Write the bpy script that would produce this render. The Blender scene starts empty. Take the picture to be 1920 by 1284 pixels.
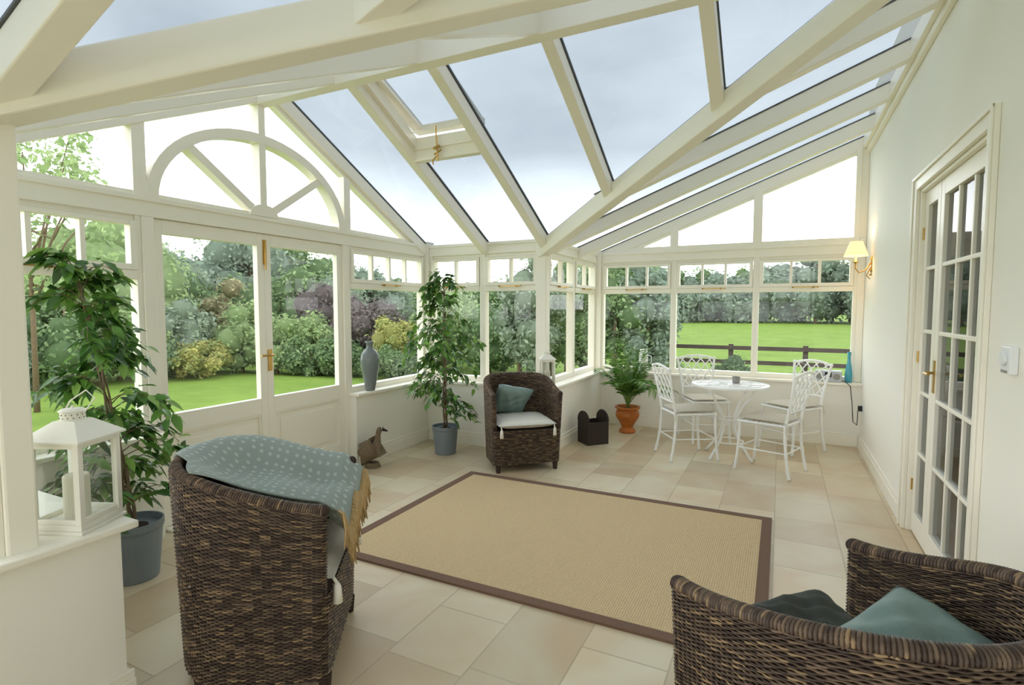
import bpy, bmesh, math, random
import numpy as np
from mathutils import Vector, Matrix
R=random.Random(7); rng=np.random.default_rng(7)
S=bpy.context.scene
COL=S.collection
S.view_settings.view_transform='Standard'
pi=math.pi
# ------------------------------------------------------------ materials
def lin(c):
    o=[]
    for v in c:
        v=v/255.0
        o.append(v/12.92 if v<=0.04045 else ((v+0.055)/1.055)**2.4)
    return o
def mat(name,col,rough=.5,metal=0.0,var=0.06,vscale=6,bump=0.0,bscale=60,spec=.5,emis=None,estr=0):
    m=bpy.data.materials.new(name); m.use_nodes=True
    nt=m.node_tree; N=nt.nodes; Lk=nt.links; N.clear()
    out=N.new('ShaderNodeOutputMaterial'); b=N.new('ShaderNodeBsdfPrincipled')
    Lk.new(b.outputs[0],out.inputs[0])
    c=lin(col)
    tc=N.new('ShaderNodeTexCoord')
    nz=N.new('ShaderNodeTexNoise'); nz.inputs['Scale'].default_value=vscale; nz.inputs['Detail'].default_value=4
    Lk.new(tc.outputs['Object'],nz.inputs['Vector'])
    mx=N.new('ShaderNodeMix'); mx.data_type='RGBA'
    mx.inputs[6].default_value=[max(0,v*(1-var)) for v in c]+[1]
    mx.inputs[7].default_value=[min(1,v*(1+var)) for v in c]+[1]
    Lk.new(nz.outputs['Fac'],mx.inputs[0]); Lk.new(mx.outputs[2],b.inputs['Base Color'])
    b.inputs['Roughness'].default_value=rough; b.inputs['Metallic'].default_value=metal
    b.inputs['Specular IOR Level'].default_value=spec
    if emis:
        b.inputs['Emission Color'].default_value=lin(emis)+[1]; b.inputs['Emission Strength'].default_value=estr
    if bump:
        n2=N.new('ShaderNodeTexNoise'); n2.inputs['Scale'].default_value=bscale; n2.inputs['Detail'].default_value=3
        Lk.new(tc.outputs['Object'],n2.inputs['Vector'])
        bp=N.new('ShaderNodeBump'); bp.inputs['Strength'].default_value=bump; bp.inputs['Distance'].default_value=.01
        Lk.new(n2.outputs['Fac'],bp.inputs['Height']); Lk.new(bp.outputs[0],b.inputs['Normal'])
    return m
def glassmat(name,tint,f0=.03,f1=.5):
    m=bpy.data.materials.new(name); m.use_nodes=True
    nt=m.node_tree; N=nt.nodes; Lk=nt.links; N.clear()
    out=N.new('ShaderNodeOutputMaterial'); t=N.new('ShaderNodeBsdfTransparent'); g=N.new('ShaderNodeBsdfGlossy')
    g.inputs['Roughness'].default_value=0.02; t.inputs['Color'].default_value=list(tint)+[1]
    lw=N.new('ShaderNodeLayerWeight'); lw.inputs['Blend'].default_value=.5
    pw=N.new('ShaderNodeMath'); pw.operation='POWER'; pw.inputs[1].default_value=5; Lk.new(lw.outputs['Facing'],pw.inputs[0])
    ma=N.new('ShaderNodeMath'); ma.operation='MULTIPLY_ADD'; ma.inputs[1].default_value=f1; ma.inputs[2].default_value=f0; Lk.new(pw.outputs[0],ma.inputs[0])
    mx=N.new('ShaderNodeMixShader'); Lk.new(ma.outputs[0],mx.inputs[0]); Lk.new(t.outputs[0],mx.inputs[1]); Lk.new(g.outputs[0],mx.inputs[2])
    Lk.new(mx.outputs[0],out.inputs[0]); return m
def attrmat(name,rough=.6,transl=0.0,spec=.3):
    m=bpy.data.materials.new(name); m.use_nodes=True
    nt=m.node_tree; N=nt.nodes; Lk=nt.links; N.clear()
    out=N.new('ShaderNodeOutputMaterial'); b=N.new('ShaderNodeBsdfPrincipled')
    a=N.new('ShaderNodeAttribute'); a.attribute_name='Col'
    Lk.new(a.outputs['Color'],b.inputs['Base Color']); b.inputs['Roughness'].default_value=rough
    b.inputs['Specular IOR Level'].default_value=spec
    if transl:
        t=N.new('ShaderNodeBsdfTranslucent'); Lk.new(a.outputs['Color'],t.inputs['Color'])
        mx=N.new('ShaderNodeMixShader'); mx.inputs[0].default_value=transl
        Lk.new(b.outputs[0],mx.inputs[1]); Lk.new(t.outputs[0],mx.inputs[2]); Lk.new(mx.outputs[0],out.inputs[0])
    else: Lk.new(b.outputs[0],out.inputs[0])
    return m
M={}
M['wall']=mat('cream_wall_paint',(251,247,235),.75,var=.01,vscale=2,bump=.03,bscale=200)
M['paint']=mat('cream_joinery_paint',(252,246,230),.38,var=.012,vscale=3)
M['seal']=mat('dark_glazing_seal',(92,96,100),.5)
M['brass']=mat('polished_brass',(196,160,92),.3,metal=1,var=.08)
M['glass']=glassmat('clear_window_glass',(.97,.98,.97),.03,.4)
M['roofglass']=glassmat('tinted_roof_glass',(.262,.286,.302),.03,.2)
M['innerglass']=glassmat('interior_door_glass',(.66,.68,.69),.09,.6)
M['white']=mat('white_enamel',(247,247,243),.35,var=.02,vscale=20,bump=.1,bscale=90)
M['lantern']=mat('ivory_lantern_metal',(242,238,224),.45,var=.03,vscale=15)
M['candle']=mat('ivory_wax',(248,242,222),.5,var=.02)
M['wicker']=attrmat('woven_wicker_strands',.45,spec=.4)
M['wcore']=mat('dark_wicker_core',(54,38,29),.8,var=.3,vscale=30)
M['leaf']=attrmat('glossy_leaf',.36,.25,spec=.5)
M['tree']=attrmat('garden_foliage',.8,.45,spec=.1)
M['bark']=mat('bark',(120,100,78),.85,var=.3,vscale=25,bump=.6,bscale=40)
M['cream_cloth']=mat('cream_cotton',(242,237,224),.9,var=.03,vscale=30,bump=.25,bscale=300)
M['teal']=mat('teal_satin',(124,146,140),.5,var=.14,vscale=14,bump=.25,bscale=220)
M['zinc']=mat('grey_zinc_bucket',(132,142,150),.45,var=.08,vscale=10,metal=.2)
M['soil']=mat('potting_soil',(55,40,28),.95,var=.4,vscale=60,bump=1,bscale=80)
M['terra']=mat('glazed_terracotta',(186,104,32),.35,var=.4,vscale=16,bump=.5,bscale=34)
M['vase']=mat('grey_ceramic_glaze',(118,126,124),.25,var=.15,vscale=7)
M['bluevase']=mat('turquoise_glass',(70,160,178),.12,var=.1,vscale=5)
M['dark']=mat('dark_brown_weave',(48,36,29),.6,var=.4,vscale=60,bump=.9,bscale=120)
M['goose']=mat('straw_weave',(138,118,94),.8,var=.75,vscale=90,bump=1.2,bscale=110)
M['black']=mat('black_plastic',(25,25,25),.45)
M['plastic']=mat('white_plastic',(243,243,243),.35,var=.01)
M['silver']=mat('silver_plastic',(196,200,205),.35,var=.03)
M['grey']=mat('grey_ceramic',(150,145,138),.5)
M['fence']=mat('weathered_fence_timber',(78,66,60),.85,var=.3,vscale=8)
M['shade']=mat('pleated_lamp_shade',(250,226,180),.8,emis=(255,208,150),estr=.9)
M['bulb']=mat('candle_bulb',(255,240,210),.4,emis=(255,225,170),estr=10)
M['fringe']=mat('beige_wool_fringe',(192,162,114),.95,var=.3,vscale=60)
M['rugedge']=mat('brown_cotton_binding',(122,94,76),.9,var=.08,vscale=60,bump=.3,bscale=400)
M['padlinen']=mat('pad_linen',(205,196,178),.9,bump=.2,bscale=250)
M['tealdark']=mat('teal_brown_patterned_cloth',(70,72,66),.8,var=.85,vscale=9)
M['palmstem']=mat('palm_stem',(120,150,70),.5)

def node_floor():
    m=bpy.data.materials.new('limestone_tiles'); m.use_nodes=True
    nt=m.node_tree; N=nt.nodes; L=nt.links; b=N['Principled BSDF']
    tc=N.new('ShaderNodeTexCoord'); mp=N.new('ShaderNodeMapping'); L.new(tc.outputs['Object'],mp.inputs[0])
    mp.inputs['Rotation'].default_value=(0,0,pi/2)
    br=N.new('ShaderNodeTexBrick'); L.new(mp.outputs[0],br.inputs['Vector'])
    br.offset=.38; br.squash=.66; br.squash_frequency=2; br.offset_frequency=2
    br.inputs['Scale'].default_value=1; br.inputs['Brick Width'].default_value=.58; br.inputs['Row Height'].default_value=.35
    br.inputs['Mortar Size'].default_value=.0038; br.inputs['Mortar Smooth'].default_value=.3; br.inputs['Bias'].default_value=0
    br.inputs['Color1'].default_value=lin((232,222,200))+[1]; br.inputs['Color2'].default_value=lin((206,190,164))+[1]
    br.inputs['Mortar'].default_value=lin((194,182,158))+[1]
    nz=N.new('ShaderNodeTexNoise'); nz.inputs['Scale'].default_value=1.9; nz.inputs['Detail'].default_value=7; nz.inputs['Distortion'].default_value=.8; L.new(tc.outputs['Object'],nz.inputs['Vector'])
    rp=N.new('ShaderNodeValToRGB'); rp.color_ramp.elements[0].position=.36; rp.color_ramp.elements[1].position=.64
    rp.color_ramp.elements[0].color=lin((242,226,206))+[1]; rp.color_ramp.elements[1].color=lin((252,251,242))+[1]
    L.new(nz.outputs['Fac'],rp.inputs[0])
    mx=N.new('ShaderNodeMix'); mx.data_type='RGBA'; mx.blend_type='MULTIPLY'; mx.inputs[0].default_value=1
    L.new(br.outputs['Color'],mx.inputs[6]); L.new(rp.outputs[0],mx.inputs[7]); L.new(mx.outputs[2],b.inputs['Base Color'])
    b.inputs['Roughness'].default_value=.36
    bp=N.new('ShaderNodeBump'); bp.inputs['Strength'].default_value=.4; bp.inputs['Distance'].default_value=.004; bp.invert=True
    L.new(br.outputs['Fac'],bp.inputs['Height']); L.new(bp.outputs[0],b.inputs['Normal'])
    return m
M['floor']=node_floor()
def node_rug():
    m=bpy.data.materials.new('sisal_weave'); m.use_nodes=True
    nt=m.node_tree; N=nt.nodes; L=nt.links; b=N['Principled BSDF']
    tc=N.new('ShaderNodeTexCoord')
    w1=N.new('ShaderNodeTexWave'); w1.inputs['Scale'].default_value=28; w1.bands_direction='X'; w1.inputs['Distortion'].default_value=1.2
    w2=N.new('ShaderNodeTexWave'); w2.inputs['Scale'].default_value=38; w2.bands_direction='Y'; w2.inputs['Distortion'].default_value=1.2
    nz=N.new('ShaderNodeTexNoise'); nz.inputs['Scale'].default_value=110; nz.inputs['Detail'].default_value=2
    for w in (w1,w2,nz): L.new(tc.outputs['Object'],w.inputs['Vector'])
    ml=N.new('ShaderNodeMath'); ml.operation='MULTIPLY'; L.new(w1.outputs['Fac'],ml.inputs[0]); L.new(w2.outputs['Fac'],ml.inputs[1])
    ad=N.new('ShaderNodeMath'); ad.operation='ADD'; L.new(ml.outputs[0],ad.inputs[0]); L.new(nz.outputs['Fac'],ad.inputs[1])
    rp=N.new('ShaderNodeValToRGB'); rp.color_ramp.elements[0].position=.35; rp.color_ramp.elements[1].position=1.1
    rp.color_ramp.elements[0].color=lin((192,162,118))+[1]; rp.color_ramp.elements[1].color=lin((236,211,168))+[1]
    L.new(ad.outputs[0],rp.inputs[0]); L.new(rp.outputs[0],b.inputs['Base Color'])
    b.inputs['Roughness'].default_value=.95
    bp=N.new('ShaderNodeBump'); bp.inputs['Strength'].default_value=.6; bp.inputs['Distance'].default_value=.004
    L.new(ad.outputs[0],bp.inputs['Height']); L.new(bp.outputs[0],b.inputs['Normal'])
    return m
M['rug']=node_rug()
def node_grass(name,c1,c2,sc):
    m=bpy.data.materials.new(name); m.use_nodes=True
    nt=m.node_tree; N=nt.nodes; L=nt.links; b=N['Principled BSDF']
    tc=N.new('ShaderNodeTexCoord'); 
    n1=N.new('ShaderNodeTexNoise'); n1.inputs['Scale'].default_value=sc; n1.inputs['Detail'].default_value=8; n1.inputs['Roughness'].default_value=.7
    L.new(tc.outputs['Object'],n1.inputs['Vector'])
    rp=N.new('ShaderNodeValToRGB'); rp.color_ramp.elements[0].position=.3; rp.color_ramp.elements[1].position=.7
    rp.color_ramp.elements[0].color=lin(c1)+[1]; rp.color_ramp.elements[1].color=lin(c2)+[1]
    L.new(n1.outputs['Fac'],rp.inputs[0]); L.new(rp.outputs[0],b.inputs['Base Color']); b.inputs['Roughness'].default_value=.9
    b.inputs['Specular IOR Level'].default_value=.1
    return m
M['grass']=node_grass('mown_grass',(102,128,52),(128,150,68),1.0)
def node_throw():
    m=bpy.data.materials.new('dotted_wool_throw'); m.use_nodes=True
    nt=m.node_tree; N=nt.nodes; L=nt.links; b=N['Principled BSDF']
    uv=N.new('ShaderNodeTexCoord')
    vo=N.new('ShaderNodeTexVoronoi'); vo.inputs['Scale'].default_value=30; vo.inputs['Randomness'].default_value=.3; vo.voronoi_dimensions='2D'
    L.new(uv.outputs['UV'],vo.inputs['Vector'])
    rp=N.new('ShaderNodeValToRGB'); rp.color_ramp.elements[0].position=.15; rp.color_ramp.elements[1].position=.27
    rp.color_ramp.elements[0].color=lin((184,193,184))+[1]; rp.color_ramp.elements[1].color=lin((152,162,155))+[1]
    L.new(vo.outputs['Distance'],rp.inputs[0]); L.new(rp.outputs[0],b.inputs['Base Color']); b.inputs['Roughness'].default_value=.95
    nz=N.new('ShaderNodeTexNoise'); nz.inputs['Scale'].default_value=250; L.new(uv.outputs['Object'],nz.inputs['Vector'])
    bp=N.new('ShaderNodeBump'); bp.inputs['Strength'].default_value=.35; bp.inputs['Distance'].default_value=.01
    L.new(nz.outputs['Fac'],bp.inputs['Height']); L.new(bp.outputs[0],b.inputs['Normal'])
    return m
M['throw']=node_throw()

# ------------------------------------------------------------ mesh builder
class MB:
    def __init__(s): s.v=[]; s.f=[]
    def add(s,vs,fs):
        o=len(s.v); s.v+= [tuple(p) for p in vs]; s.f+=[tuple(i+o for i in f) for f in fs]
    def bb(s,x0,x1,y0,y1,z0,z1):
        s.add([(x0,y0,z0),(x1,y0,z0),(x1,y1,z0),(x0,y1,z0),(x0,y0,z1),(x1,y0,z1),(x1,y1,z1),(x0,y1,z1)],
              [(0,3,2,1),(4,5,6,7),(0,1,5,4),(1,2,6,5),(2,3,7,6),(3,0,4,7)])
    def beam(s,p0,p1,w,top,bot):
        p0=Vector(p0);p1=Vector(p1); d=(p1-p0).normalized()
        side=Vector((-d.y,d.x,0)).normalized(); up=Vector((0,0,1)); a=side*(w/2)
        V=[]
        for p in (p0,p1): V+=[p-a-up*bot,p+a-up*bot,p+a+up*top,p-a+up*top]
        s.add(V,[(0,1,2,3),(7,6,5,4),(0,4,5,1),(1,5,6,2),(2,6,7,3),(3,7,4,0)])
    def tube(s,pts,r,n=8,cap=True,closed=False):
        P=[Vector(p) for p in pts]; m=len(P)
        rr=r if hasattr(r,'__len__') else [r]*m
        o=len(s.v); prev=None
        for i,p in enumerate(P):
            if closed: t=P[(i+1)%m]-P[i-1]
            else: t=P[min(i+1,m-1)]-P[max(i-1,0)]
            if t.length<1e-9: t=Vector((0,0,1))
            t.normalize()
            if prev is None:
                a=Vector((0,0,1)) if abs(t.z)<.9 else Vector((1,0,0))
                u=t.cross(a).normalized()
            else:
                u=prev-t*prev.dot(t)
                u=u.normalized() if u.length>1e-6 else t.cross(Vector((0,0,1))).normalized()
            prev=u; w=t.cross(u)
            for k in range(n):
                an=2*pi*k/n; q=p+(u*math.cos(an)+w*math.sin(an))*rr[i]; s.v.append(tuple(q))
        for i in range(m if closed else m-1):
            j=(i+1)%m
            for k in range(n):
                k2=(k+1)%n; s.f.append((o+i*n+k,o+i*n+k2,o+j*n+k2,o+j*n+k))
        if cap and not closed:
            s.f.append(tuple(o+k for k in range(n))[::-1]); s.f.append(tuple(o+(m-1)*n+k for k in range(n)))
    def lathe(s,prof,n=32,c=(0,0,0),cap=True,sx=1,sy=1):
        o=len(s.v); m=len(prof)
        for r,z in prof:
            for k in range(n):
                a=2*pi*k/n; s.v.append((c[0]+r*math.cos(a)*sx,c[1]+r*math.sin(a)*sy,c[2]+z))
        for i in range(m-1):
            for k in range(n):
                k2=(k+1)%n; s.f.append((o+i*n+k,o+i*n+k2,o+(i+1)*n+k2,o+(i+1)*n+k))
        if cap:
            s.f.append(tuple(o+k for k in range(n))[::-1]); s.f.append(tuple(o+(m-1)*n+k for k in range(n)))
    def poly(s,pts): s.add(pts,[tuple(range(len(pts)))])
    def prism(s,pts2,y0,y1):
        n=len(pts2); V=[(x,y0,z) for x,z in pts2]+[(x,y1,z) for x,z in pts2]
        F=[tuple(range(n)),tuple(range(2*n-1,n-1,-1))]+[(i,n+i,n+(i+1)%n,(i+1)%n) for i in range(n)]
        s.add(V,F)
    def prismx(s,pts2,x0,x1):
        n=len(pts2); V=[(x0,y,z) for y,z in pts2]+[(x1,y,z) for y,z in pts2]
        F=[tuple(range(n)),tuple(range(2*n-1,n-1,-1))]+[(i,n+i,n+(i+1)%n,(i+1)%n) for i in range(n)]
        s.add(V,F)
    def bar2(s,a,b,w,y0,y1):
        d=Vector((b[0]-a[0],b[1]-a[1])); d.normalize(); n=Vector((-d.y,d.x))*(w/2)
        s.prism([(a[0]-n.x,a[1]-n.y),(b[0]-n.x,b[1]-n.y),(b[0]+n.x,b[1]+n.y),(a[0]+n.x,a[1]+n.y)],y0,y1)
    def sphere(s,c,r,n=12,m=8):
        o=len(s.v); rs=r if hasattr(r,'__len__') else (r,r,r)
        for i in range(m+1):
            ph=-pi/2+pi*i/m
            for k in range(n):
                a=2*pi*k/n; s.v.append((c[0]+rs[0]*math.cos(ph)*math.cos(a),c[1]+rs[1]*math.cos(ph)*math.sin(a),c[2]+rs[2]*math.sin(ph)))
        for i in range(m):
            for k in range(n):
                k2=(k+1)%n; s.f.append((o+i*n+k,o+i*n+k2,o+(i+1)*n+k2,o+(i+1)*n+k))
def mesh(name,mb,m,smooth=False):
    me=bpy.data.meshes.new(name); me.from_pydata(mb.v,[],mb.f); me.update()
    bm=bmesh.new(); bm.from_mesh(me); bmesh.ops.recalc_face_normals(bm,faces=bm.faces); bm.to_mesh(me); bm.free()
    me.materials.append(m)
    if smooth:
        for p in me.polygons: p.use_smooth=True
    return me
def obj(name,mb,m,parent=None,label=None,cat=None,kind=None,group=None,smooth=False,bevel=0,loc=None,rot=None,me=None):
    if me is None: me=mesh(name,mb,m,smooth)
    o=bpy.data.objects.new(name,me); COL.objects.link(o)
    if parent is not None: o.parent=parent
    if label: o['label']=label
    if cat and parent is None: o['category']=cat
    if kind: o['kind']=kind
    if group: o['group']=group
    if loc is not None: o.location=loc
    if rot is not None: o.rotation_euler=(0,0,rot)
    if bevel:
        b=o.modifiers.new('Bevel','BEVEL'); b.width=bevel; b.segments=2; b.limit_method='ANGLE'
    return o
def thing(name,label,cat,loc=(0,0,0),rot=0,group=None,kind=None):
    e=bpy.data.objects.new(name,None); COL.objects.link(e); e.location=loc; e.rotation_euler=(0,0,rot); e.empty_display_size=.1
    e['label']=label; e['category']=cat
    if group: e['group']=group
    if kind: e['kind']=kind
    return e
def copy_thing(src,loc,rot,label=None):
    c=src.copy(); COL.objects.link(c); c.location=loc; c.rotation_euler=(0,0,rot)
    if label: c['label']=label
    def rec(s,d):
        for ch in s.children:
            k=ch.copy(); COL.objects.link(k); k.parent=d; rec(ch,k)
    rec(src,c); return c
def npmesh(name,V,F,m,colors=None,smooth=True):
    V=np.asarray(V,dtype=np.float32); F=np.asarray(F,dtype=np.int32); k=F.shape[1]
    me=bpy.data.meshes.new(name)
    me.vertices.add(len(V)); me.vertices.foreach_set('co',V.ravel())
    me.loops.add(F.size); me.loops.foreach_set('vertex_index',F.ravel())
    me.polygons.add(len(F)); me.polygons.foreach_set('loop_start',np.arange(len(F),dtype=np.int32)*k)
    me.polygons.foreach_set('loop_total',np.full(len(F),k,dtype=np.int32))
    if smooth: me.polygons.foreach_set('use_smooth',np.ones(len(F),dtype=bool))
    me.update(calc_edges=True)
    if colors is not None:
        a=me.color_attributes.new('Col','FLOAT_COLOR','POINT')
        cc=np.ones((len(V),4),dtype=np.float32); cc[:,:3]=colors; a.data.foreach_set('color',cc.ravel())
    me.materials.append(m); me.validate()
    return me

# ------------------------------------------------------------ dimensions
A=.745; YM=2.79; GX=-3.42; FY=4.82; DX=-2.04; BY=6.45; NY=.76; REAR=-2.7
def zg(y): return 3.12-.52*abs(y-YM)
def zl(x): return 2.065+.3775*(x+2.05)
tn=[0]; wn=[0]; dn=[0]
def trim(mb,label,m=None,bevel=.004):
    tn[0]+=1; o=obj('trim_%d'%tn[0],mb,m or M['paint'],label=label,cat='trim',kind='structure',bevel=bevel); return o
def wall(name,mb,label): return obj(name,mb,M['wall'],label=label,cat='wall',kind='structure')
b=MB(); b.bb(-3.6,2.4,REAR-.3,6.75,-.12,0); obj('floor',b,M['floor'],label='pale limestone tiled floor with thin grout lines',cat='floor',kind='structure')
DY0,DY1,DZ=2.85,4.12,2.12
b=MB(); b.bb(A,A+.18,REAR-.1,DY0,0,3.5); b.bb(A,A+.18,DY1,6.65,0,3.5); b.bb(A,A+.18,DY0,DY1,DZ,3.5)
wall('wall_right',b,'smooth cream painted house wall with a glazed door opening')
b=MB(); b.bb(-2.3,A,REAR-.25,REAR+.06,0,.62); wall('wall_front',b,'low cream wall beneath the added unseen end windows')
b=MB(); b.bb(-3.6,-3.34,.65,1.95,0,.62); b.bb(-3.6,-3.34,3.63,4.95,0,.62); wall('wall_left',b,'low cream wall beneath the garden windows')
b=MB(); b.bb(-3.34,-1.94,4.72,4.95,0,.62); b.bb(-2.2,-1.94,4.95,6.62,0,.62); wall('wall_corner',b,'low cream wall wrapping the inner corner')
b=MB(); b.bb(-1.94,A,6.37,6.62,0,.62); wall('wall_back',b,'low cream wall beneath the back windows')
b=MB(); b.bb(-2.3,-2.02,REAR,1.03,0,.639); b.bb(-3.34,-2.3,.65,1.03,0,.639); wall('wall_near',b,'low cream wall with a broad ledge')
b=MB(); b.bb(2.2,2.3,1.6,5.4,0,2.6); b.bb(A+.18,2.3,1.5,1.6,0,2.6); b.bb(A+.18,2.3,5.4,5.5,0,2.6); b.bb(A+.18,2.3,1.5,5.5,2.6,2.7)
obj('wall_hallway',b,mat('hall_paint',(160,158,152),.8),label='grey painted hallway seen through the glazed doors',cat='wall',kind='structure')
def board(mb,x0,x1,y0,y1,z=.62): mb.bb(x0,x1,y0,y1,z,z+.026)
b=MB(); board(b,-3.5,-3.30,1.08,1.96); trim(b,'cream painted window sill board')
b=MB(); board(b,-3.5,-3.30,3.62,4.68); trim(b,'cream painted window sill board')
b=MB(); board(b,-3.5,-1.90,4.68,4.9); board(b,-2.12,-1.90,4.9,6.33); trim(b,'cream painted sill board around the corner')
b=MB(); board(b,-2.12,A,6.33,6.52); trim(b,'long cream painted sill board')
b=MB(); board(b,-2.3,-1.98,REAR,1.07,.639); board(b,-3.5,-2.3,.7,1.07,.639); trim(b,'broad cream painted ledge board',bevel=.006)
b=MB(); board(b,-2.3,A,REAR-.1,REAR+.1); trim(b,'cream painted sill board of the added end windows')
def bboard(name,lst):
    b=MB()
    for (x0,x1,y0,y1,nx,ny) in lst:
        b.bb(x0,x1,y0,y1,0,.10)
        cx0,cx1,cy0,cy1=x0,x1,y0,y1
        if nx>0: cx1-=.008
        if nx<0: cx0+=.008
        if ny>0: cy1-=.008
        if ny<0: cy0+=.008
        b.bb(cx0,cx1,cy0,cy1,.10,.13)
    obj(name,b,M['paint'],label='cream painted moulded skirting board',cat='baseboard',kind='structure',bevel=.003)
bboard('baseboard_right',[(A-.02,A,REAR,DY0-.1,-1,0),(A-.02,A,DY1+.1,6.35,-1,0)])
bboard('baseboard_back',[(-1.92,A-.02,6.35,6.37,0,-1)])
bboard('baseboard_corner',[(-3.32,-1.92,4.70,4.72,0,-1),(-1.94,-1.92,4.72,6.35,1,0)])
bboard('baseboard_left',[(-3.34,-3.32,1.06,1.93,1,0),(-3.34,-3.32,3.65,4.70,1,0)])
bboard('baseboard_near',[(-2.02,-2.0,REAR,1.05,1,0),(-3.32,-2.02,1.03,1.05,0,1)])

# ------------------------------------------------------------ window modules
def place(o,rot,plane):
    if rot==0: o.location=(0,plane,0)
    elif rot==2: o.location=(0,plane,0); o.rotation_euler=(0,0,pi)
    else: o.location=(plane,0,0); o.rotation_euler=(0,0,pi/2)
def stay(parent,u0,u1,z=1.612):
    c=(u0+u1)/2; b=MB(); b.bb(c-.12,c+.12,-.034,-.026,z,z+.009); b.bb(c-.12,c-.105,-.034,.0,z-.004,z+.012); b.bb(c+.07,c+.085,-.034,.0,z-.004,z+.012)
    b.sphere((c+.12,-.03,z+.005),.008,8,6)
    obj('stay',b,M['brass'],parent=parent,label='brass casement stay')
def module(rot,plane,u0,u1,npan,lab='cream painted window with a small-paned opening toplight'):
    wn[0]+=1
    b=MB(); F=.032
    b.bb(u0,u0+F,0,.08,.646,1.95); b.bb(u1-F,u1,0,.08,.646,1.95)
    b.bb(u0+F,u1-F,0,.08,.646,.695); b.bb(u0+F,u1-F,-.006,.08,1.57,1.622)
    b.bb(u0+F,u1-F,0.01,.08,1.915,1.95)
    o=obj('window_%d'%wn[0],b,M['paint'],label=lab,cat='window',kind='structure',bevel=.003); place(o,rot,plane)
    a0,a1=u0+F+.003,u1-F-.003; z0,z1=1.625,1.912
    s=MB(); w=.034
    s.bb(a0,a0+w,-.014,.045,z0,z1); s.bb(a1-w,a1,-.014,.045,z0,z1); s.bb(a0+w,a1-w,-.014,.045,z0,z0+w); s.bb(a0+w,a1-w,-.014,.045,z1-w*.8,z1)
    for k in range(1,npan):
        c=a0+w+(a1-a0-2*w)*k/npan; s.bb(c-.013,c+.013,-.008,.04,z0+w,z1-w*.8)
    obj('sash',s,M['paint'],parent=o,bevel=.002)
    g=MB(); g.poly([(u0+F,.04,.695),(u1-F,.04,.695),(u1-F,.04,1.57),(u0+F,.04,1.57)])
    g.poly([(a0+w,.02,z0+w),(a1-w,.02,z0+w),(a1-w,.02,z1-w*.8),(a0+w,.02,z1-w*.8)])
    obj('glass_pane',g,M['glass'],parent=o)
    stay(o,u0,u1)
    return o
module(1,GX,.84,1.93,4); module(1,GX,3.64,4.78,4)
module(0,FY,-3.37,-2.73,2); module(0,FY,-2.73,-2.09,2)
module(1,DX,4.88,5.64,2); module(1,DX,5.64,6.40,2)
BX=[-1.98,-1.12,-.25,.68]
for i in range(3): module(0,BY,BX[i],BX[i+1],3)
for y0,y1 in ((-2.64,-1.56),(-1.56,-.78),(-.78,0.0),(0.0,.73)): module(1,DX,y0,y1,2)
for x0,x1 in ((-3.37,-2.73),(-2.73,-2.13)): module(0,NY-.06,x0,x1,2)
for x0,x1 in ((-.70,.25),(.25,1.15),(1.15,2.0)): module(2,REAR,x0,x1,3)  # unseen end windows behind the camera, added to let in fill light
for (x0,x1,y0,y1) in ((-2.13,-2.02,4.80,4.90),(-3.5,-3.37,4.78,4.90),(-2.13,-1.98,6.40,6.53),(.68,A,6.44,6.53),(-2.13,-2.03,.73,.81),(-3.5,-3.37,.68,.84)):
    b=MB(); b.bb(x0,x1,y0,y1,.646,2.10); trim(b,'square cream painted corner post',bevel=.008)
def headbeam(x0,x1,y0,y1,z0=1.945,z1=2.065):
    b=MB(); b.bb(x0,x1,y0,y1,z0,z1); cx=.012
    if x1-x0>y1-y0: b.bb(x0,x1,y0-cx,y1-.001,z1-.03,z1+.001)
    else: b.bb(x0+.001,x1+cx,y0,y1,z1-.03,z1+.001)
    trim(b,'cream painted head beam above the windows')
headbeam(-3.5,-2.02,4.81,4.90,1.945,2.06)
headbeam(-2.13,-2.03,4.90,6.40,1.945,2.06)
headbeam(-1.98,.68,6.445,6.53)
headbeam(-3.5,-3.41,.79,4.81)
headbeam(-2.13,-2.03,REAR,.73,1.945,2.06)
headbeam(-3.5,-2.13,.69,.78,1.945,2.06)
headbeam(-2.13,A,REAR-.09,REAR,1.945,2.065)
def uplight(rot,plane,pts,w=.045,lab='cream framed upper window under the sloping roof'):
    wn[0]+=1; b=MB(); n=len(pts)
    cx=sum(p[0] for p in pts)/n; cz=sum(p[1] for p in pts)/n
    for i in range(n):
        p,q=Vector(pts[i]),Vector(pts[(i+1)%n]); d=(q-p).normalized(); nn=Vector((-d.y,d.x))
        if nn.dot(Vector((cx,cz))-p)<0: nn=-nn
        vert=abs(d.x)<.01
        b.bar2(p+nn*w/2,q+nn*w/2,w,-.012 if vert else .002*i,.072+.001*i)
    o=obj('window_%d'%wn[0],b,M['paint'],label=lab,cat='window',kind='structure'); place(o,rot,plane)
    g=MB(); g.poly([(x,.035,z) for x,z in pts]); obj('glass_pane',g,M['glass'],parent=o)
def zi(x): return zl(x)-.10
XT=-2.05+.12/.3775
for rt,pl,sg in ((0,BY,1),(2,REAR,-1)):  # the REAR set tops the unseen end glazing added to brighten the room
    uplight(rt,pl,[(sg*XT,2.066),(sg*BX[1],2.066),(sg*BX[1],zi(BX[1]))])
    uplight(rt,pl,[(sg*BX[1],2.066),(sg*BX[2],2.066),(sg*BX[2],zi(BX[2])),(sg*BX[1],zi(BX[1]))])
    uplight(rt,pl,[(sg*BX[2],2.066),(sg*BX[3],2.066),(sg*BX[3],zi(BX[3])),(sg*BX[2],zi(BX[2]))])
b=MB(); b.bb(.68,A,6.45,6.53,2.1,zi(.72)); trim(b,'cream painted post')
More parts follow.
